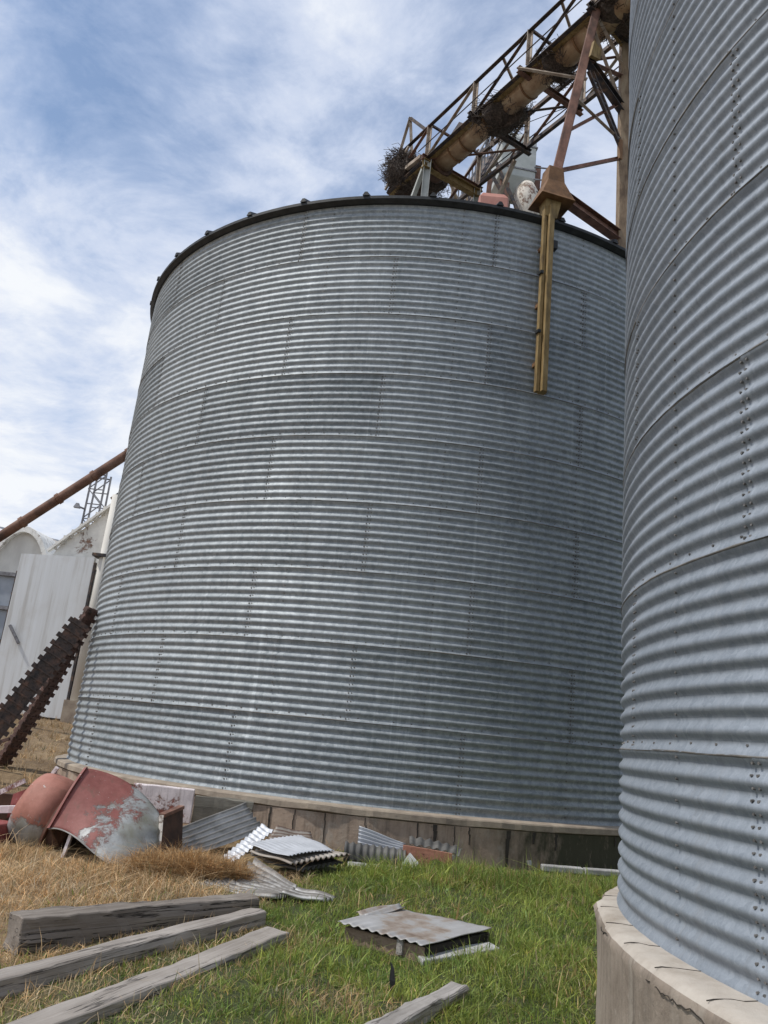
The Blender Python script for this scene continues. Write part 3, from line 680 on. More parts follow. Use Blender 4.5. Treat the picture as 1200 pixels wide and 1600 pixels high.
# ------------------------------------------------------------------ left background
ap = thing('auger_pipe', (-14.9, 20, 1.0), 'long rusty auger pipe slanting up from the left to the silo', 'auger')
au0, au1 = V((-15.2, 20.0, .62)), V((-5.35, 20.0, 9.56))
MB().tube(au0, au1, .125, 14).build('pipe', M['auger'], ap, True)
for f in (.15, .3, .45, .53, .6, .68, .76, .84, .93): p = au0.lerp(au1, f); MB().tube(p, p + (au1 - au0).normalized() * .10, .15, 14).build('coupling', M['auger'], ap)
p = au0.lerp(au1, .955); MB().bar(p, p + V((.0, -.1, .3)), .05).build('hook', M['auger'], ap)

YB = 24.0
ws = thing('white_shed', (-9.5, YB, 1.2), 'white metal shed with one tall plain panel beside the silo', 'shed')
def px(x, z, y=YB): return V((x, y, z))
MB().prism([px(-10.95, 1.25), px(-8.66, 1.2), px(-8.68, 6.02), px(-10.92, 5.92)], (0, .12, 0)).build('tall_panel', M['whitewall'], ws)
MB().bar((-10.75, YB - .08, 3.72), (-10.38, YB - .08, 3.22), .085, .07).build('handle', M['thin'], ws)
MB().box((-8.62, YB - .03, 3.5), (.07, .1, 4.7)).build('door_jamb', M['dsteel'], ws)
# corner pier and gable wall rising to the right
MB().prism([px(-8.58, 1.0, 24.2), px(-7.6, 1.0, 24.2), px(-7.6, 8.75, 24.2), px(-8.02, 8.38, 24.2), px(-8.58, 7.9, 24.2)], (0, 3.0, 0)).build('pier', M['cream'], ws)
MB().prism([px(-10.3, 5.7, 24.35), px(-8.55, 5.7, 24.35), px(-8.2, 8.2, 24.35), px(-9.15, 7.12, 24.35), px(-9.9, 6.45, 24.35)], (0, .3, 0)).build('gable_wall', M['dirtywhite'], ws)
MB().box((-9.5, 26.1, 3.35), (1.75, 3.2, 4.8)).build('main_wall', M['whitewall'], ws)
m = MB()
for k in range(9):
    x0 = -9.95 + k * .21; z0 = 6.42 + k * .212; m.box((x0, 24.30, z0 + .0), (.24, .12, .07)); m.box((x0 - .1, 24.30, z0 - .12), (.06, .10, .2))
m.build('stepped_trim', M['cream'], ws)
MB().bar((-10.25, 24.25, 6.12), (-7.6, 24.25, 8.75), .16, .07).build('roof_edge', M['dirtywhite'], ws)
MB().bar((-8.6, 24.2, 7.96), (-7.6, 24.2, 8.86), .2, .06).build('roof_edge', M['dsteel'], ws)
dp = MB().tube((-8.36, 23.85, 1.7), (-8.30, 23.85, 8.0), .16, 16).build('downpipe', M['cream'], ws, True)
MB().box((-8.33, 23.85, 6.05), (.62, .5, .09)).build('pipe_bracket', M['dsteel'], dp)
MB().box((-8.36, 23.85, 1.35), (.5, .45, .8)).build('pier_foot', M['conc_lip'], ws)
# left annex of grey sheets in a frame
an = thing('sheet_annex', (-12.0, 24.3, 1.2), 'grey sheet annex in a dark frame at the left edge', 'annex')
MB().box((-12.4, 24.35, 3.3), (2.85, .1, 4.1)).build('wall_sheet', M['greyroof'], an)
m = MB()
for x in (-13.2, -11.95): m.box((x, 24.29, 3.3), (.02, .02, 4.1))
m.build('sheet_joint', M['thin'], an)
for z in (5.28, 4.25, 2.9): MB().box((-12.3, 24.24, z), (2.75, .1, .11)).build('rail', M['thin'], an)
MB().bar((-12.2, 24.2, 4.1), (-11.05, 24.2, 3.2), .12).build('brace', M['dsteel'], an)
MB().box((-11.0, 24.2, 3.2), (.06, .08, 4.4)).build('upright', M['dsteel'], an)
# arched shed
qs = thing('arched_shed', (-11.6, 27, 1.2), 'white barrel roofed shed with rust streaks behind the tall panel', 'shed')
def arch(rx, rz, cx_, y, z0, n=20): return [V((cx_ + rx * math.cos(PI * i / n), y, z0 + rz * math.sin(PI * i / n))) for i in range(n + 1)]
cxx = -11.9
m = MB()
o_, i_ = arch(1.18, 2.62, cxx, 26, 4.6), arch(1.05, 2.42, cxx, 26, 4.6)
m.loft([o_, arch(1.18, 2.62, cxx + .7, 33, 4.6)], closed=False, cap=False)
m.build('barrel_roof', M['dirtywhite'], qs, True)
m = MB(); m.loft([o_, i_, [p + V((0, .25, 0)) for p in i_]], closed=False, cap=False); m.build('arch_rim', M['dirtywhite'], qs)
m = MB(); m.prism(arch(1.1, 2.5, cxx, 26.2, 4.6), (0, .1, 0)); m.build('end_wall', M['cream'], qs)
MB().box((cxx, 27.5, 2.75), (2.3, 3, 3.9)).build('base_wall', M['cream'], qs)
gs = thing('grey_roof_shed', (-11, 34, 1.2), 'low blue grey roof behind the barrel shed', 'shed')
m = MB(); m.loft([[V((-16.0, 31.5, 8.35)), V((-11.2, 31.5, 7.75)), V((-11.2, 31.5, 7.68)), V((-16.0, 31.5, 8.28))], [V((-16.0, 38, 9.3)), V((-11.2, 38, 8.7)), V((-11.2, 38, 8.6)), V((-16.0, 38, 9.2))]]); m.build('roof', M['greyroof'], gs)
MB().box((-13.4, 34.5, 4.4), (4.2, 5.6, 6.6)).build('wall', M['whitewall'], gs)
# lattice mast
lm = thing('lattice_mast', (-9.5, 25, 6.6), 'thin lattice mast with a lamp bracket standing on the shed roof', 'mast')
bx, by, bz = -9.40, 25.0, 5.75
for dx, dy in ((-.22, -.2), (.28, -.2), (.28, .25), (-.22, .25)): MB().bar((bx + dx, by + dy, bz), (bx + dx * .9 + .02, by + dy, bz + 3.25), .05).build('mast_leg', M['thin'], lm)
m = MB()
for k in range(7):
    z = bz + .15 + k * .5; s_ = 1 if k % 2 else -1
    for dy in (-.2, .25): m.bar((bx - .22, by + dy, z), (bx + .28, by + dy, z), .03); m.bar((bx - .22 if s_ > 0 else bx + .28, by + dy, z), (bx + .28 if s_ > 0 else bx - .22, by + dy, min(z + .5, bz + 3.2)), .03)
m.build('lattice', M['thin'], lm)
m = MB(); m.bar((bx - .2, by - .25, bz + 1.95), (bx - .4, by - .3, bz + 2.0), .05); m.build('bracket', M['thin'], lm)
m = MB(); m.loft([sq((bx - .42, by - .3), .04, .04, 0, bz + 2.1), sq((bx - .42, by - .3), .10, .09, .2, bz + 1.95)]); m.build('lamp_head', M['thin'], lm)

# dark toothed steel tracks leaning on the silo
def track(name, a, b, wdir, W, n, label, mt, hole):
    a, b = V(a), V(b); d = (b - a).normalized(); w = V(wdir); w = (w - d * w.dot(d)).normalized(); nn = d.cross(w)
    L = (b - a).length / n
    t_ = thing(name, tuple(a), label, 'track', 'toothed steel tracks leaning on the silo')
    for k in range(n):
        m = MB(); c = a + d * (k + .5) * L; sag = nn * (.05 * math.sin(PI * (k + .5) / n))
        c = c + sag
        mm = Matrix((d, w, nn)).transposed().to_4x4()
        m.box(c, (L * 1.0, W * .74, .04), m=mm)
        for q in (-.22, 0, .22): m.box(c + w * W * q + d * L * (.2 if q else -.15) + nn * .02, (L * .34, W * .13, .03), m=mm)
        m.box(c + nn * .03, (L * .16, W * .70, .03), m=mm)
        for s_ in (-1, 1):
            m.box(c + w * s_ * (W * .43) + d * L * .08, (L * .50, W * .17, .08), m=mm)     # lug at the edge
            m.box(c + w * s_ * (W * .26) + nn * -.04, (L * 1.02, W * .09, .06), m=mm)      # chain plate
        m.tube(c - w * W * .3 - nn * .04, c + w * W * .3 - nn * .04, .022, 8)
        m.build('track_link', mt, t_)
    return t_
track('steel_track', (-6.02, 12.83, .40), (-4.86, 13.42, 2.96), (-.86,-.36, .46), .38, 19, 'wider dark toothed steel track leaning on the silo, smooth side showing', M['track'], 0)
track('steel_track', (-5.98, 14.15, .52), (-4.92, 14.0, 3.27), (-.30, -.93, .1), .34, 21, 'narrower brown steel track behind the wide one, seen edge on', M['track2'], 1)
o = MB().bar((-6.4, 13.8, .72), (-5.75, 13.7, .98), .05).build('steel_bar', M['track2'], None, loc=(-6.1, 13.75, .85)); tag(o, 'short rusty bar sticking out from the foot of the tracks', 'bar')

# ------------------------------------------------------------------ scrap along the foundation
def patch(P, nu, nv, fn):
    """bilinear patch of 4 corners with offset along its normal"""
    P = [V(p) for p in P]; nrm = (P[1] - P[0]).cross(P[3] - P[0]).normalized()
    g = []
    for j in range(nv + 1):
        for i in range(nu + 1):
            u, v = i / nu, j / nv
            p = P[0] * (1 - u) * (1 - v) + P[1] * u * (1 - v) + P[2] * u * v + P[3] * (1 - u) * v
            g.append(p + nrm * fn(u, v))
    f = [(j * (nu + 1) + i, j * (nu + 1) + i + 1, (j + 1) * (nu + 1) + i + 1, (j + 1) * (nu + 1) + i) for j in range(nv) for i in range(nu)]
    return g, f
def corr_sheet(name, P, waves, amp, mt, label, bend=0., sag=0., th=.004, ragged=0., cat='metal sheet'):
    """sheet of corrugated iron; ridges run along v, waves counted along u"""
    P = [V(p) for p in P]; c = sum(P, V()) / 4
    ph = random.uniform(0, 6)
    g, f = patch(P, max(waves * 8, 8), 14, lambda u, v: amp * math.sin(2 * PI * waves * u) + bend * 4 * u * (1 - u) + sag * 4 * v * (1 - v) + .008 * math.sin(7 * v + 3 * u + ph) + ragged * .03 * math.sin(13 * u + 9 * v))
    m = MB(); m._add(g, f); o = m.build(name, mt, None, True, loc=c)
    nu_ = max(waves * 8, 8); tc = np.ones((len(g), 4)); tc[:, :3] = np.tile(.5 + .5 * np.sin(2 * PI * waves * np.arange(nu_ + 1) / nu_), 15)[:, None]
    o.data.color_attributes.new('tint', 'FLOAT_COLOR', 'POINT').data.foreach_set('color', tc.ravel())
    s_ = o.modifiers.new('sheet', 'SOLIDIFY'); s_.thickness = th; s_.offset = 0
    return tag(o, label, cat)

# red and white hopper: a bent shell open underneath
hp = thing('scrap_hopper', (-2.5, 9.0, .2), 'big red hopper with paint peeling to grey, lying on dry grass', 'hopper')
TL, BL, BR, TR = V((-2.954, 9.15, .965)), V((-3.09, 8.75, .38)), V((-1.978, 9.0, .157)), V((-2.059, 9.2, .539))
TM, BM, BQ = V((-2.451, 9.3, .818)), V((-2.661, 8.6, .292)), V((-2.163, 8.55, .109))
def lag(pts, us, u):
    r_ = V()
    for i, p in enumerate(pts):
        k = 1.
        for j, uj in enumerate(us):
            if j != i: k *= (u - uj) / (us[i] - uj)
        r_ += p * k
    return r_
def shell(n=24):
    g = []
    for j in range(n + 1):
        v = j / n
        for i in range(n + 1):
            u = i / n
            T = lag([TL, TM, TR], [0, .55, 1], u); Bt = lag([BL, BM, BQ, BR], [0, .36, .78, 1], u); Lf = TL.lerp(BL, v); Rt = TR.lerp(BR, v)
            p = T * (1 - v) + Bt * v + Lf * (1 - u) + Rt * u - (TL * (1 - u) * (1 - v) + TR * u * (1 - v) + BL * (1 - u) * v + BR * u * v)
            p = p + V((.15, -.9, .05)) * (.075 * math.sin(PI * v) * (.6 + .4 * math.sin(PI * u))) + V((0, -1, .4)) * (.016 * math.sin(7 * u + 2) * math.sin(5 * v) + .008 * math.sin(23 * u * v))
            g.append(p)
    f = [(j * (n + 1) + i, (j + 1) * (n + 1) + i, (j + 1) * (n + 1) + i + 1, j * (n + 1) + i + 1) for j in range(n) for i in range(n)]
    return g, f
g, f = shell(); n_ = 24
m = MB(); m._add(g, f); fr = m.build('curved_shell', M['hopper'], hp, True); s_ = fr.modifiers.new('plate', 'SOLIDIFY'); s_.thickness = .012; s_.offset = -1
bk = V((.08, .45, -.34))
G = lambda j, i: V(g[j * (n_ + 1) + i])
m = MB(); m.loft([[G(0, i), G(0, i) + bk, G(0, i) + bk + V((0, 0, -.012)), G(0, i) + V((0, 0, -.012))] for i in range(n_ + 1)]); m.build('top_plate', M['hopper'], hp)
m = MB(); m.loft([[G(j, 0) + V((.004, .01, 0)), G(j, 0) + bk, G(j, 0) + bk + V((.012, 0, 0)), G(j, 0) + V((.016, .01, 0))] for j in range(n_ + 1)]); m.build('side_plate', M['inside'], hp)  # dark colour paints in the shaded gap between hopper and drum
m = MB(); m.loft([[G(0, i) + bk, G(0, i) + bk + V((0, .012, 0)), G(n_, i) + bk + V((0, .012, -.2)), G(n_, i) + bk + V((0, 0, -.2))] for i in range(n_ + 1)]); m.build('back_plate', M['inside'], hp)
m = MB(); m.loft([[G(j, 0) + V((-.014, -.016, .004)), G(j, 0) + V((.014, -.022, .012)), G(j, 0) + V((.014, .03, .012)), G(j, 0) + V((-.014, .03, .004))] for j in range(n_ + 1)]); m.build('rim_flange', M['hopper'], hp)
m = MB(); m.loft([[p + V((0, -.010, -.004)), p + V((0, .02, -.016)), p + V((0, .04, -.0)), p + V((0, .01, .010))] for p in (G(n_, i) for i in range(n_ + 1))]); m.build('bottom_flange', M['zinc'], hp)
m = MB(); m.prism([TR + V((.012, .0, 0)), BR + V((.012, 0, 0)), V((-1.863, 9.5, .12)), V((-1.955, 9.62, .605))], (.02, .02, .0)); m.build('end_plate', M['inside'], hp)
MB().bar(TR + V((.0, -.035, .02)), BR + V((.0, -.035, -.02)), .04, .035).build('end_flange', M['whiterust'], hp)
MB().bar(TR + V((0, -.01, .02)), V((-1.95, 9.62, .62)), .07, .035).build('end_flange', M['rustred'], hp)
MB().bar((-2.90, 8.78, .08), (-2.86, 8.82, .36), .06, .03).build('prop', M['pinkwhite'], hp)
# short drum
dr = thing('scrap_drum', (-3.35, 9.3, .2), 'short faded red drum lying on its side beside the big hopper', 'drum')
ax = V((.93, -.06, -.33)).normalized(); c0 = V((-3.31, 9.36, .43)); u_ = V((0, 0, 1)) - ax * ax.z; u_.normalize(); w_ = ax.cross(u_)
def circ(k, rr, n=36): return [c0 + ax * k + (u_ * math.cos(2 * PI * i / n) + w_ * math.sin(2 * PI * i / n)) * rr for i in range(n)]
m = MB(); m.loft([circ(-.28, .29), circ(-.26, .36), circ(-.18, .395), circ(-.05, .405), circ(.16, .41), circ(.16, .385), circ(.0, .375), circ(-.2, .36)], True, True); m.build('drum_shell', M['drum'], dr, True).data.polygons[0].use_smooth = False
m = MB(); m.loft([circ(.165, .425), circ(.19, .425), circ(.19, .37), circ(.165, .37), circ(.165, .425)], True, False); m.build('rim', M['rustred'], dr)
m = MB(); m.loft([circ(.0, .36), circ(.02, .36)]); m.build('inner_plate', M['inside'], dr)
m = MB(); m.loft([circ(.2, .38), circ(.36, .36)], True, True); m.build('collar', M['inside'], dr, True)
MB().bar(c0 + u_ * .38 - ax * .2, c0 + u_ * .46 - ax * .19, .04).build('lug', M['pinkwhite'], dr)
# scrap at the left edge
sc = thing('red_bracket', (-3.9, 9.3, .3), 'dark red bracket frame at the left edge above the rusty box', 'bracket')
MB().bar((-4.35, 9.4, .35), (-3.72, 9.5, .74), .09, .05).build('arm', M['pinkwhite'], sc)
MB().prism([V((-3.80, 9.42, .35)), V((-3.66, 9.42, .38)), V((-3.66, 9.42, .66)), V((-3.78, 9.42, .6))], (0, .06, 0)).build('plate', M['redscrap'], sc)
MB().bar((-4.2, 9.35, .40), (-3.66, 9.35, .46), .1, .07).build('cross_bar', M['pinkwhite'], sc)
MB().box((-4.1, 9.6, .33), (.7, .1, .5)).build('web', M['inside'], sc)
o = MB().box((-3.95, 9.15, .16), (.62, .4, .36), R(-12)).build('rusty_box', M['redscrap'], None, loc=(-3.95, 9.15, .16)); bevel(o, .02); tag(o, 'low rusty red box in the grass at the left edge', 'box')
# white panel and board leaning behind
def plank(name, a, b, w, h, mt, label, roll=0., n=26, rough=.006, cat='timber', group=None, tilt=None):
    """weathered squared timber, long axis along local X"""
    a, b = V(a), V(b); d = (b - a); L = d.length; d.normalize()
    y = V((0, 0, 1)).cross(d).normalized() if tilt is None else (V(tilt) - d * V(tilt).dot(d)).normalized(); z = d.cross(y)
    g = np.random.default_rng(int(abs(a.x * 1000)) + 7); rings = []
    prof = [(-1, -1), (-.35, -1), (.3, -1), (1, -1), (1, -.3), (1, .35), (1, 1), (.4, 1), (-.3, 1), (-1, 1), (-1, .3), (-1, -.35)]
    ph = g.uniform(0, 6, 12)
    for i in range(n + 1):
        x = -L / 2 + L * i / n; ring = []
        for k, (py, pz) in enumerate(prof):
            cm = .93 if abs(py) == 1 and abs(pz) == 1 else 1.
            e = rough * (math.sin(3.1 * x + ph[k]) + .8 * math.sin(9 * x + 2 * ph[k]) + g.normal(0, .5))
            ring.append(V((x + (g.normal(0, rough * 1.2) if i in (0, n) else 0), py * w / 2 * cm + e * (abs(py) == 1), pz * h / 2 * cm + e * (abs(pz) == 1))))
        rings.append(ring)
    m = MB(); m.loft(rings); o = m.build(name, mt, None, False, loc=(0, 0, 0))
    o.matrix_world = Matrix.Translation((a + b) / 2) @ Matrix((d, y, z)).transposed().to_4x4() @ Matrix.Rotation(roll, 4, 'X')
    bevel(o, .006, 1)
    return tag(o, label, cat, group)
plank('painted_panel', (-2.75, 10.46, .55), (-2.0, 10.50, .55), .04, .42, M['pinkwhite'], 'white panel flaking to red, leaning on the silo base behind the hopper', n=12, rough=.003, cat='panel')
plank('grey_board', (-2.0, 10.60, .50), (-1.28, 10.68, .48), .05, .36, M['wood_g'], 'dark grey mossy board leaning on the silo base', n=12, cat='board')
# corrugated iron heap
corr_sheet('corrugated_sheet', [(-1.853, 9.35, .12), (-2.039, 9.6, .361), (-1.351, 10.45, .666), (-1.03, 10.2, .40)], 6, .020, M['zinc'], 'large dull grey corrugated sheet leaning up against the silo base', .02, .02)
corr_sheet('corrugated_sheet', [(-1.368, 9.2, .204), (-1.046, 9.9, .491), (-.89, 9.79, .445), (-1.21, 9.10, .185)], 10, .012, M['zinc_bright'], 'narrow bright strip of corrugated sheet along the edge of the heap', .0, .0)
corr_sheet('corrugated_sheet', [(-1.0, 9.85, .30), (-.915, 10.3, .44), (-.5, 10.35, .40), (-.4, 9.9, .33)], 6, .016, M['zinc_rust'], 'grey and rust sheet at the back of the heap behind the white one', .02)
corr_sheet('corrugated_sheet', [(-.61, 8.75, .337), (-.17, 9.5, .345), (-.591, 9.95, .416), (-1.088, 9.1, .364)], 13, .0065, M['zinc_bright'], 'flat white sheet on top of the scrap heap', .02)
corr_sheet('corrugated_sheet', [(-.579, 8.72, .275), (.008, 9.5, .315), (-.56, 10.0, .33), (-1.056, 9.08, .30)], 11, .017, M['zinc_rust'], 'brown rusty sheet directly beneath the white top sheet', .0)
corr_sheet('corrugated_sheet', [(-.5, 8.85, .19), (-.06, 9.55, .23), (-.56, 10.0, .28), (-1.05, 9.1, .26)], 9, .018, M['zinc_dark'], 'dark lowest sheet of the scrap heap', .0)
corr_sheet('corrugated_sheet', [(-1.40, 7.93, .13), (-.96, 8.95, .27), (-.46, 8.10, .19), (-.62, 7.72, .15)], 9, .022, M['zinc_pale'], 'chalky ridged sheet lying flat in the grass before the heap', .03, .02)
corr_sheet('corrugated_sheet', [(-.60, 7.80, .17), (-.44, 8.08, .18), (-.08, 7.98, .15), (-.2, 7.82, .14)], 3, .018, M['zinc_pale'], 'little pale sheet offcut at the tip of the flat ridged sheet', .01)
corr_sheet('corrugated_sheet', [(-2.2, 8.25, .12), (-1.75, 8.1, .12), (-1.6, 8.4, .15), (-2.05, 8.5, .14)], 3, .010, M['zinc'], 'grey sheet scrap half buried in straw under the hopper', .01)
corr_sheet('corrugated_sheet', [(.08, 10.38, .53), (.08, 10.2, .22), (.66, 10.22, .22), (.66, 10.36, .38)], 7, .02, M['zinc_bright'], 'short pale corrugated sheet standing on edge at the silo base', .02)
# dark ribbed roll
m = MB(); rings = []
for i in range(61):
    x = -.02 + .72 * i / 60; rr = .105 + .012 * math.sin(2 * PI * 9 * i / 60)
    rings.append([V((x - .05, 10.05 + rr * math.cos(2 * PI * k / 20), .27 - .02 * i / 60 + rr * math.sin(2 * PI * k / 20))) for k in range(20)])
m.loft(rings); o = m.build('ribbed_pipe', M['zinc_dark'], None, True, loc=(.3, 10.05, .26)); tag(o, 'dark ribbed pipe lying before the short pale sheet', 'pipe')
# rusty panel with a half-round hole
m = MB(); pts = [(.62, .40), (.62, .18), (.92, .17)] + [(1.02 + .1 * -math.cos(PI * k / 10), .17 + .115 * math.sin(PI * k / 10)) for k in range(11)] + [(1.14, .17), (1.22, .18), (1.2, .36), (.95, .38)]
m.prism([V((x, 10.05, z)) for x, z in pts], (0, .05, 0)); o = m.build('rusty_plate', M['brick'], None, loc=(.9, 10.05, .2)); tag(o, 'rusty orange plate with a half round hole at the silo base', 'plate')
corr_sheet('corrugated_sheet', [(.7, 10.1, .40), (1.3, 10.14, .34), (1.36, 10.38, .40), (.7, 10.36, .46)], 6, .014, M['zinc_dark'], 'dark sheet laid over the rusty orange plate', .02)
m = MB(); m.prism([V((.60, 9.92, .20)), V((.72, 9.90, .13)), V((.80, 9.90, .24)), V((.69, 9.92, .34))], (.01, .012, .0)); o = m.build('white_card', M['card'], None, loc=(.7, 9.9, .25)); tag(o, 'small white card tilted in the grass before the rusty plate', 'card')
for (P, h, lab) in (
    ([(-.0, 9.75), (.62, 9.75), (.66, 9.98), (.0, 10.0)], .17, 'pale cement slab in grass before the ribbed pipe'),
    ([(.95, 10.0), (1.45, 10.05), (1.45, 10.3), (.95, 10.28)], .17, 'pale cement slab in grass right of the white card'),
    ([(1.25, 10.62), (2.3, 10.84), (2.28, 10.98), (1.24, 10.74)], .27, 'thin grey strip at the foot of the wall beside the dark crack'),
    ([(2.42, 10.72), (2.95, 10.80), (2.95, 10.94), (2.42, 10.86)], .24, 'pale strip at the mossy foot of the silo base'),
    ([(2.98, 10.78), (4.2, 11.0), (4.2, 11.2), (2.98, 10.92)], .24, 'pale strip vanishing behind the near silo')):
    m = MB(); g0 = [float(gz(x, y)) for x, y in P]
    m.prism([V((x + random.uniform(-.02, .02), y, z_ + .0)) for (x, y), z_ in zip(P, [h - .06] * 4)], (0, 0, .07))
    o = m.build('cement_slab', M['strip'], None, loc=(P[0][0], P[0][1], h)); bevel(o, .012); tag(o, lab, 'slab')

# hatch: low timber box roofed with an old sheet
hb = thing('timber_hatch', (.5, 6.0, .05), 'low timber hatch box roofed with a ragged grey sheet in the grass', 'hatch')
Lc, Fc, Rc, Kc = V((.02, 6.88, 0)), V((.62, 6.47, 0)), V((1.21, 7.18, 0)), V((.47, 7.52, 0))
zt = .175; zb_ = .10
def side(a, b, mt, th=.04, z0=.03):
    d = (b - a).normalized(); inn = V((0, 0, 1)).cross(d) * th
    m = MB(); m.prism([a + V((0, 0, z0)), b + V((0, 0, z0)), b + V((0, 0, zt - .03)), a + V((0, 0, zt - .03))], inn); return bevel(m.build('side_board', mt, hb), .006)
side(Lc, Fc, M['wood_d']); side(Fc, Rc, M['wood_k']); side(Rc, Kc, M['wood_a']); side(Kc, Lc, M['wood_d'])  # right-front board carries its shade as a near-black colour
MB().box((.445, 6.575, .11), (.05, .03, .10), R(-34)).build('cleat', M['wood_c'], hb)
P4 = [Lc + V((-.06, -.03, zt + .005)), Fc + V((-.02, -.04, zt - .005)), Rc + V((.02, .0, zt + .01)), Kc + V((-.02, .06, zt + .012))]
g, f = patch(P4, 80, 30, lambda u, v:   .008 * math.sin(2 * PI * 9 * u) * (1 - .85 * sstep(0, .25, v)) + .004 * math.sin(5 * v + 2 * u) * (1 - u) + .003 * math.sin(11 * u * v + 2) )
m = MB(); m._add(g, f); o = m.build('lid_sheet', M['zinc_hatch'], hb, True); s_ = o.modifiers.new('sheet', 'SOLIDIFY'); s_.thickness = .006
g, f = patch([V((.10, 7.28, .175)), V((.18, 7.12, .185)), V((.52, 7.52, .21)), V((.44, 7.66, .205))], 20, 10, lambda u, v: .012 * math.sin(9 * u + 4 * v))
m = MB(); m._add(g, f); o = m.build('lid_flap', M['zinc_hatch'], hb, True); s_ = o.modifiers.new('sheet', 'SOLIDIFY'); s_.thickness = .005
m = MB(); m.prism([V((.60, 6.36, .04)), V((1.26, 6.92, .05)), V((1.20, 7.10, .05)), V((.56, 6.6, .04))], (0, 0, .045)); o = m.build('cement_slab', M['strip'], None, loc=(.9, 6.7, .05)); bevel(o, .01); tag(o, 'pale slab lying under the timber hatch', 'slab')

# timbers
plank('timber_beam', (-2.14, 5.80, .135), (-.77, 7.30, .115), .19, .235, M['wood_a'], 'thick cracked dark timber beam, farthest left with its end facing us', rough=.006)
plank('timber_beam', (-2.42, 4.05, .05), (-.685, 7.03, .115), .165, .135, M['wood_b'], 'square grey timber beam lying between the thick beam and the flat plank', rough=.004)
plank('timber_beam', (-1.85, 3.54, .045), (-.48, 6.62, .095), .21, .085, M['wood_b'], 'long flat grey plank running from the bottom edge through the green grass', rough=.004)
plank('timber_beam', (-.16, 4.25, .045), (.80, 5.80, .075), .135, .075, M['wood_c'], 'short pale weathered plank in front of the hatch', rough=.006)
# black scrap
m = MB(); p0 = V((.355, 5.64, .0))
m.loft([[p0 + V((-.012, 0, .06)), p0 + V((.012, 0, .06)), p0 + V((.012, .008, .06)), p0 + V((-.012, .008, .06))],
        [p0 + V((-.025, 0, .13)), p0 + V((.014, 0, .12)), p0 + V((.014, .01, .12)), p0 + V((-.025, .01, .13))],
        [p0 + V((-.022, .01, .2)), p0 + V((-.0, .01, .19)), p0 + V((-.0, .02, .19)), p0 + V((-.022, .02, .2))],
        [p0 + V((-.03, .02, .225)), p0 + V((-.015, .02, .215)), p0 + V((-.015, .028, .215)), p0 + V((-.03, .028, .225))]])
o = m.build('plastic_scrap', M['black'], None, loc=tuple(p0)); tag(o, 'small black plastic scrap standing in the green grass', 'scrap')

# ------------------------------------------------------------------ grass
def in_poly(x, y, P):
    ins = np.zeros(len(x), bool); n = len(P)
    for i in range(n):
        x0, y0 = P[i]; x1, y1 = P[(i + 1) % n]
        c_ = ((y0 > y) != (y1 > y)) & (x < (x1 - x0) * (y - y0) / (y1 - y0 + 1e-12) + x0); ins ^= c_
    return ins
def rect(a, b, w):
    a, b = np.array(a), np.array(b); d = (b - a) / np.linalg.norm(b - a); n = np.array([-d[1], d[0]]) * w / 2
    return [tuple(a - n), tuple(b - n), tuple(b + n), tuple(a + n)]
EXC = [rect((-2.14, 5.80), (-.77, 7.30), .19), rect((-2.42, 4.05), (-.685, 7.03), .165), rect((-1.85, 3.54), (-.48, 6.62), .21), rect((-.16, 4.25), (.80, 5.80), .13),
       [(-.06, 6.90), (.60, 6.36), (1.28, 7.05), (.47, 7.60)], [(-3.1, 8.75), (-2.66, 8.6), (-2.1, 8.5), (-1.9, 9.0), (-1.85, 9.7), (-2.9, 9.8)], [(-4.3, 9.0), (-3.6, 9.0), (-3.1, 9.0), (-3.0, 9.9), (-4.2, 9.8)],
       [(-2.05, 9.6), (-1.86, 9.35), (-1.38, 9.2), (-1.1, 9.0), (-.6, 8.7), (.0, 9.5), (-.5, 10.4), (-1.35, 10.5)], [(-1.40, 7.93), (-.96, 8.95), (-.46, 8.1), (-.1, 7.95), (-.62, 7.72)],
       [(.0, 9.8), (1.4, 9.98), (1.4, 10.5), (0, 10.5)], [(1.2, 10.6), (2.4, 10.74), (4.2, 11.0), (4.2, 11.4), (1.3, 10.9)]]
def vn(x, y, f, s):
    return (np.sin(f * x + s) * np.sin(f * 1.3 * y + 2 * s) + .6 * np.sin(2.1 * f * x - f * y + s) + .5 * np.sin(3.3 * f * y + 1.7 * f * x + 3 * s)) / 2.1
def dryness(x, y):
    """0 green .. 1 straw"""
    d = sstep(-.35, -1.25, x + .22 * (7.5 - np.clip(y, 7.0, 9)) + .30 * vn(x, y, 2.1, 1.))
    near = y < 6.9
    dn = .48 * sstep(-.45, -1.3, x - .42 * (y - 5.0) * .8 + .3 * vn(x, y, 3, 2.)) + .3 * sstep(-1.0, -2., x - .3 * (y - 5.))
    d = np.where(near, dn, d)
    d = np.maximum(d, .75 * np.exp(-(((x - .0) / .38) ** 2 + ((y - 5.35) / .25) ** 2)))
    d = np.maximum(d, sstep(10.8, 11.5, y) * (x < 1))
    return np.clip(d + .12 * vn(x, y, 5.5, .4), 0, 1)
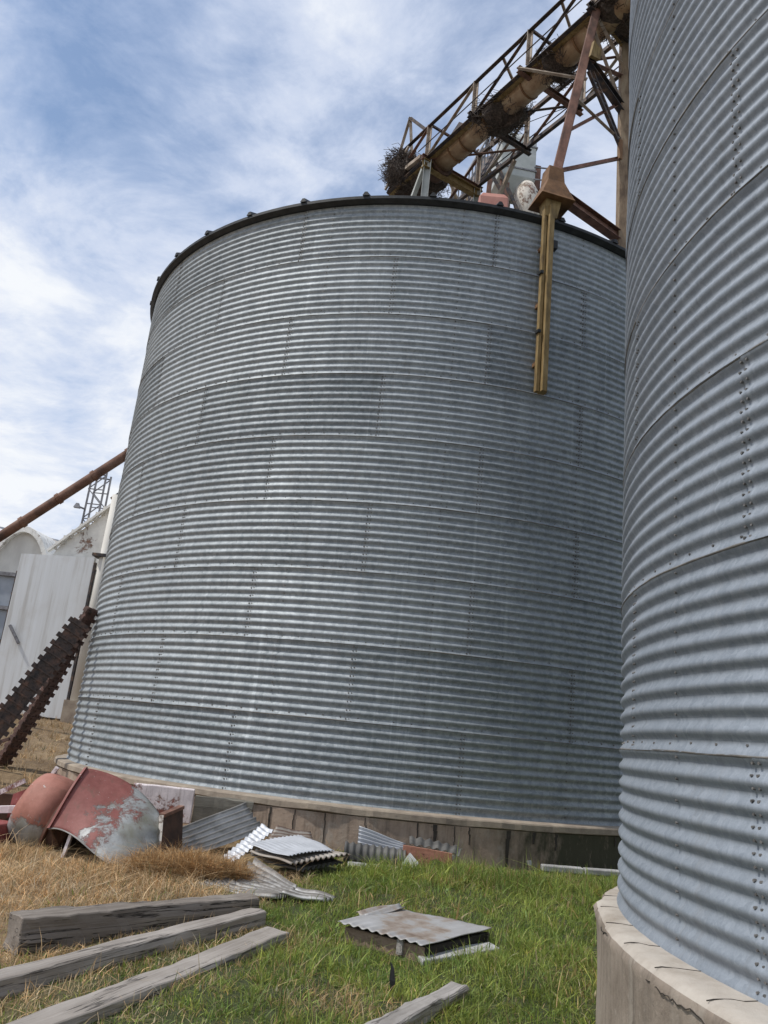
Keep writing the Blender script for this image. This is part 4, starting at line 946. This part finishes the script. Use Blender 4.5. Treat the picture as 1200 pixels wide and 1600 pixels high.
def blades(name, n, xr, yr, hfun, wfun, colfun, material, label, keep, lean=1.0, seg=3, zoff=0., gseed=1):
    g = np.random.default_rng(gseed)
    # tufts: blades gathered round random centres
    nt_ = n // 9
    cx = g.uniform(*xr, nt_); cy = g.uniform(*yr, nt_)
    x = np.repeat(cx, 9) + g.normal(0, .032, nt_ * 9); y = np.repeat(cy, 9) + g.normal(0, .032, nt_ * 9)
    k = keep(x, y, g)
    k &= np.hypot(x - C1[0], y - C1[1]) > R1 + .17; k &= np.hypot(x - C2F[0], y - C2F[1]) > RF + .02
    for P in EXC: k &= ~in_poly(x, y, P)
    x, y = x[k], y[k]; n = len(x)
    tid = np.repeat(np.arange(nt_), 9)[k]; th_ = np.exp(g.normal(0, .30, nt_))[tid]; tld = g.uniform(0, 2 * PI, nt_)[tid]; tto = np.exp(g.normal(0, .20, nt_))[tid]; twm = g.normal(0, .5, nt_)[tid]
    h = hfun(x, y, g) * th_; w = wfun(x, y, g); a = g.uniform(0, 2 * PI, n); ld = tld + g.normal(0, 1.0, n)
    bend = np.abs(g.normal(0, lean, n)) * h
    z0 = gz(x, y) - .01 + zoff
    sx_, sy_ = np.cos(a), np.sin(a); lx, ly = np.cos(ld), np.sin(ld)
    vs = []
    for j in range(seg):
        f = j / seg; ww = w * (1 - .55 * f) * .5; px_ = x + lx * bend * f ** 1.8; py_ = y + ly * bend * f ** 1.8; pz_ = z0 + h * f * (1 - .25 * np.minimum(bend / h, 1.5) * f)
        vs += [np.stack([px_ - sx_ * ww, py_ - sy_ * ww, pz_], -1), np.stack([px_ + sx_ * ww, py_ + sy_ * ww, pz_], -1)]
    vs.append(np.stack([x + lx * bend, y + ly * bend, z0 + h * (1 - .25 * np.minimum(bend / h, 1.5))], -1))
    nv = 2 * seg + 1; v = np.stack(vs, 1).reshape(-1, 3)
    base = np.arange(n) * nv
    quads = np.concatenate([np.stack([base + 2 * j, base + 2 * j + 1, base + 2 * j + 3, base + 2 * j + 2], -1) for j in range(seg - 1)])
    tris = np.stack([base + 2 * seg - 2, base + 2 * seg - 1, base + 2 * seg], -1)
    lp = np.concatenate([quads.ravel(), tris.ravel()]); st_ = np.concatenate([np.arange(len(quads)) * 4, len(quads) * 4 + np.arange(len(tris)) * 3]); tt = np.concatenate([np.full(len(quads), 4), np.full(len(tris), 3)])
    c_ = colfun(x, y, g) * tto[:, None] * np.exp(np.stack([.16 * twm, .0 * twm, -.2 * twm], -1)); c4 = np.concatenate([c_, np.ones((n, 1))], 1); tint = np.repeat(c4, nv, 0)
    me = fast_mesh(name, v, lp, st_, tt, None, None, [material], tint)
    o = bpy.data.objects.new(name, me); col.objects.link(o); tag(o, label, 'grass', None, 'stuff'); return o
def lerp3(a, b, t_): return np.array(a)[None] * (1 - t_[:, None]) + np.array(b)[None] * t_[:, None]
def green_col(x, y, g):
    n = len(x); t_ = np.clip(.5 + .35 * vn(x, y, 2.6, .7) + g.normal(0, .25, n), 0, 1)
    c_ = lerp3((.12, .19, .03), (.37, .43, .10), t_)
    d = dryness(x, y); k = g.random(n) < (.06 + .6 * d + .30 * np.clip(vn(x, y, 1.4, 4.4), 0, 1)); c_[k] = lerp3((.32, .22, .10), (.60, .47, .26), g.random(k.sum()))
    return c_ * g.uniform(.8, 1.2, (n, 1))
def dry_col(x, y, g):
    n = len(x); t_ = np.clip(.5 + .3 * vn(x, y, 3.1, 2.2) + g.normal(0, .28, n), 0, 1)
    c_ = lerp3((.42, .27, .125), (.80, .60, .36), t_); k = g.random(n) < .06; c_[k] = lerp3((.08, .11, .03), (.16, .18, .06), g.random(k.sum()))
    return c_ * g.uniform(.8, 1.15, (n, 1))
def heap_col(x, y, g):
    n = len(x); return lerp3((.26, .15, .06), (.62, .41, .20), g.random(n))
def tall(x, y): return np.exp(-((y - 9.35 - .12 * x) / .62) ** 2) * sstep(-.15, .5, x + .1 * (y - 9)) * (.75 + .45 * vn(x, y, 3.2, 5.))
gh = lambda x, y, g: np.clip(g.normal(.055, .026, len(x)) * np.where((y < 7.0) & (x < -.5), .62, 1.) * (1 + .35 * vn(x, y, 1.9, 3.)) * (1 - .6 * sstep(10.0, 10.5, y)) + .13 * tall(x, y) * g.uniform(.4, 1.2, len(x)), .03, .5)
gw = lambda x, y, g: g.uniform(.0035, .0075, len(x)) * np.where(g.random(len(x)) < .05, 2.6, 1.) * (1 + .05 * np.clip(y - 5, 0, 6))
blades('grass', 100000, (-2.4, 2.0), (3.2, 7.2), gh, gw, green_col, M['grass'], 'bright green grass around the timbers and hatch', lambda x, y, g: g.random(len(x)) > np.maximum(dryness(x, y) * .9, .8 * sstep(.45, .9, vn(x, y, 2.9, 7.7))), gseed=1)
blades('grass', 95000, (-2.2, 4.3), (7.2, 11.2), gh, gw, green_col, M['grass'], 'long green grass growing before the silo base', lambda x, y, g: g.random(len(x)) > np.maximum(dryness(x, y) * .97, .6 * sstep(.5, .95, vn(x, y, 2.4, 3.7))), gseed=2)
dh = lambda x, y, g: np.clip(g.normal(.075, .038, len(x)) * np.where(y < 7.1, .62, 1.) * (1 + .3 * vn(x, y, 2.4, 1.)), .02, .3)
dw = lambda x, y, g: g.uniform(.003, .0065, len(x)) * (1 + .07 * np.clip(y - 5, 0, 14))
blades('dry_grass', 46000, (-3.2, .6), (3.2, 7.0), dh, dw, dry_col, M['straw'], 'short straw coloured grass between the timber beams', lambda x, y, g: g.random(len(x)) < dryness(x, y), 1.1, gseed=3)
blades('dry_grass', 80000, (-5.2, .1), (6.6, 11.6), dh, dw, dry_col, M['straw'], 'thick matted straw grass in front of the red hopper', lambda x, y, g: g.random(len(x)) < dryness(x, y), 1.25, gseed=4)
blades('dry_grass', 42000, (-13, -3.6), (11.0, 25), lambda x, y, g: dh(x, y, g) * 1.2, lambda x, y, g: dw(x, y, g) * 1.2, lambda x, y, g: dry_col(x, y, g) * .72, M['straw'], 'brown dry grass on the bank below the white shed', lambda x, y, g: (g.random(len(x)) < .55 + .5 * vn(x, y, 1.3, 2.)), 1.0, gseed=5)
hk = lambda x, y, g: (((x + 1.55) / .62) ** 2 + ((y - 8.42) / .30) ** 2) < 1 + .5 * vn(x, y, 5, 1)
def heap_z(x, y): return .13 * np.clip(1 - ((x + 1.55) / .62) ** 2 - ((y - 8.42) / .30) ** 2, 0, 1) ** .6 * (1 + .5 * vn(x, y, 7, 2))
_gz = gz
EXC_keep = list(EXC); EXC.clear()
gz = lambda x, y: _gz(x, y) + heap_z(np.asarray(x, float), np.asarray(y, float)) * np.random.default_rng(9).uniform(.3, 1, np.shape(x))
blades('dry_grass', 26000, (-2.3, -.8), (8.1, 9.0), lambda x, y, g: g.uniform(.03, .16, len(x)), lambda x, y, g: g.uniform(.004, .009, len(x)), heap_col, M['straw'], 'brown heap of matted straw between hopper and sheets', hk, 2.2, gseed=6)
gz = _gz

# ------------------------------------------------------------------ camera
F, PIT, ROL = 1238.1, .2754, .100
cam = bpy.data.cameras.new('camera'); co = bpy.data.objects.new('camera', cam); col.objects.link(co)
r0 = V((1, 0, 0)); u0 = V((0, -math.sin(PIT), math.cos(PIT))); f0 = V((0, math.cos(PIT), math.sin(PIT)))
rt = r0 * math.cos(ROL) + u0 * math.sin(ROL); up = -r0 * math.sin(ROL) + u0 * math.cos(ROL)
mw = Matrix((rt, up, -f0)).transposed().to_4x4(); mw.translation = V((0, 0, 1.6)); co.matrix_world = mw
cam.sensor_fit = 'VERTICAL'; cam.sensor_height = 24; cam.sensor_width = 18; cam.lens = F / 1600 * 24
cam.clip_start = .05; cam.clip_end = 3000
scene.camera = co

# ------------------------------------------------------------------ daylight
EL = R(56); sdir = V((-.95, -.28, 0)).normalized() * math.cos(EL) + V((0, 0, math.sin(EL)))
sun = bpy.data.lights.new('sun', 'SUN'); sun.energy = 3.0; sun.angle = R(2.0); sun.color = (1, .95, .87)
so = bpy.data.objects.new('sun', sun); col.objects.link(so); so.rotation_euler = sdir.to_track_quat('Z', 'Y').to_euler(); so.location = (-8, -4, 20)
w = bpy.data.worlds.new('World'); scene.world = w; w.use_nodes = True
t = NT(w.node_tree); bg = t.n['Background']
sky = t.add('ShaderNodeTexSky', sky_type='NISHITA', sun_disc=False, sun_elevation=EL, sun_rotation=math.atan2(sdir.x, sdir.y), air_density=1.2, dust_density=.6, ozone_density=1.6)
dirv = t.add('ShaderNodeTexCoord').outputs['Generated']
sp = t.add('ShaderNodeSeparateXYZ', {0: dirv})
den = t.math('ADD', t.math('MAXIMUM', sp.outputs[2], 0.0), .22)
pl = t.add('ShaderNodeCombineXYZ', {0: t.math('DIVIDE', sp.outputs[0], den), 1: t.math('DIVIDE', sp.outputs[1], den), 2: 0.}).outputs[0]
big = t.noise(t.mapv(pl, (1, 1, 1), (1.3, .4, 0)), 1.35, 3, .5, .3)
med = t.noise(t.mapv(pl, (1, 1.2, 1), (4.2, 1.4, 0), (0, 0, .5)), 3.2, 9, .62, .35)
fin = t.noise(t.mapv(pl, (1, 1.5, 1), (2, 6, 0), (0, 0, -.4)), 9, 9, .6, .5)
cov = t.math('ADD', t.math('ADD', t.math('MULTIPLY', big, .50), t.math('MULTIPLY', med, .70)), t.math('MULTIPLY', fin, .20))
low = t.mr(sp.outputs[2], .72, .10, 0, .24)
cov = t.math('ADD', cov, low)
fac = t.ramp(cov, [(.58, .10), (.68, .50), (.77, .84), (.88, 1.)])
ccol = t.ramp(cov, [(.66, (4.1, 4.8, 6.3)), (.79, (5.0, 5.5, 6.6)), (.94, (6.6, 6.8, 7.1))])
skc = t.mix(fac, sky.outputs[0], ccol)
t.l.new(skc, bg.inputs['Color']); bg.inputs['Strength'].default_value = .14

vs_ = scene.view_settings; vs_.view_transform = 'Standard'; vs_.look = 'None'; vs_.exposure = 0; vs_.gamma = 1; vs_.use_curve_mapping = False
scene.render.engine = 'CYCLES'; scene.cycles.use_denoising = True
scene.cycles.max_bounces = 6; scene.cycles.sample_clamp_indirect = 6
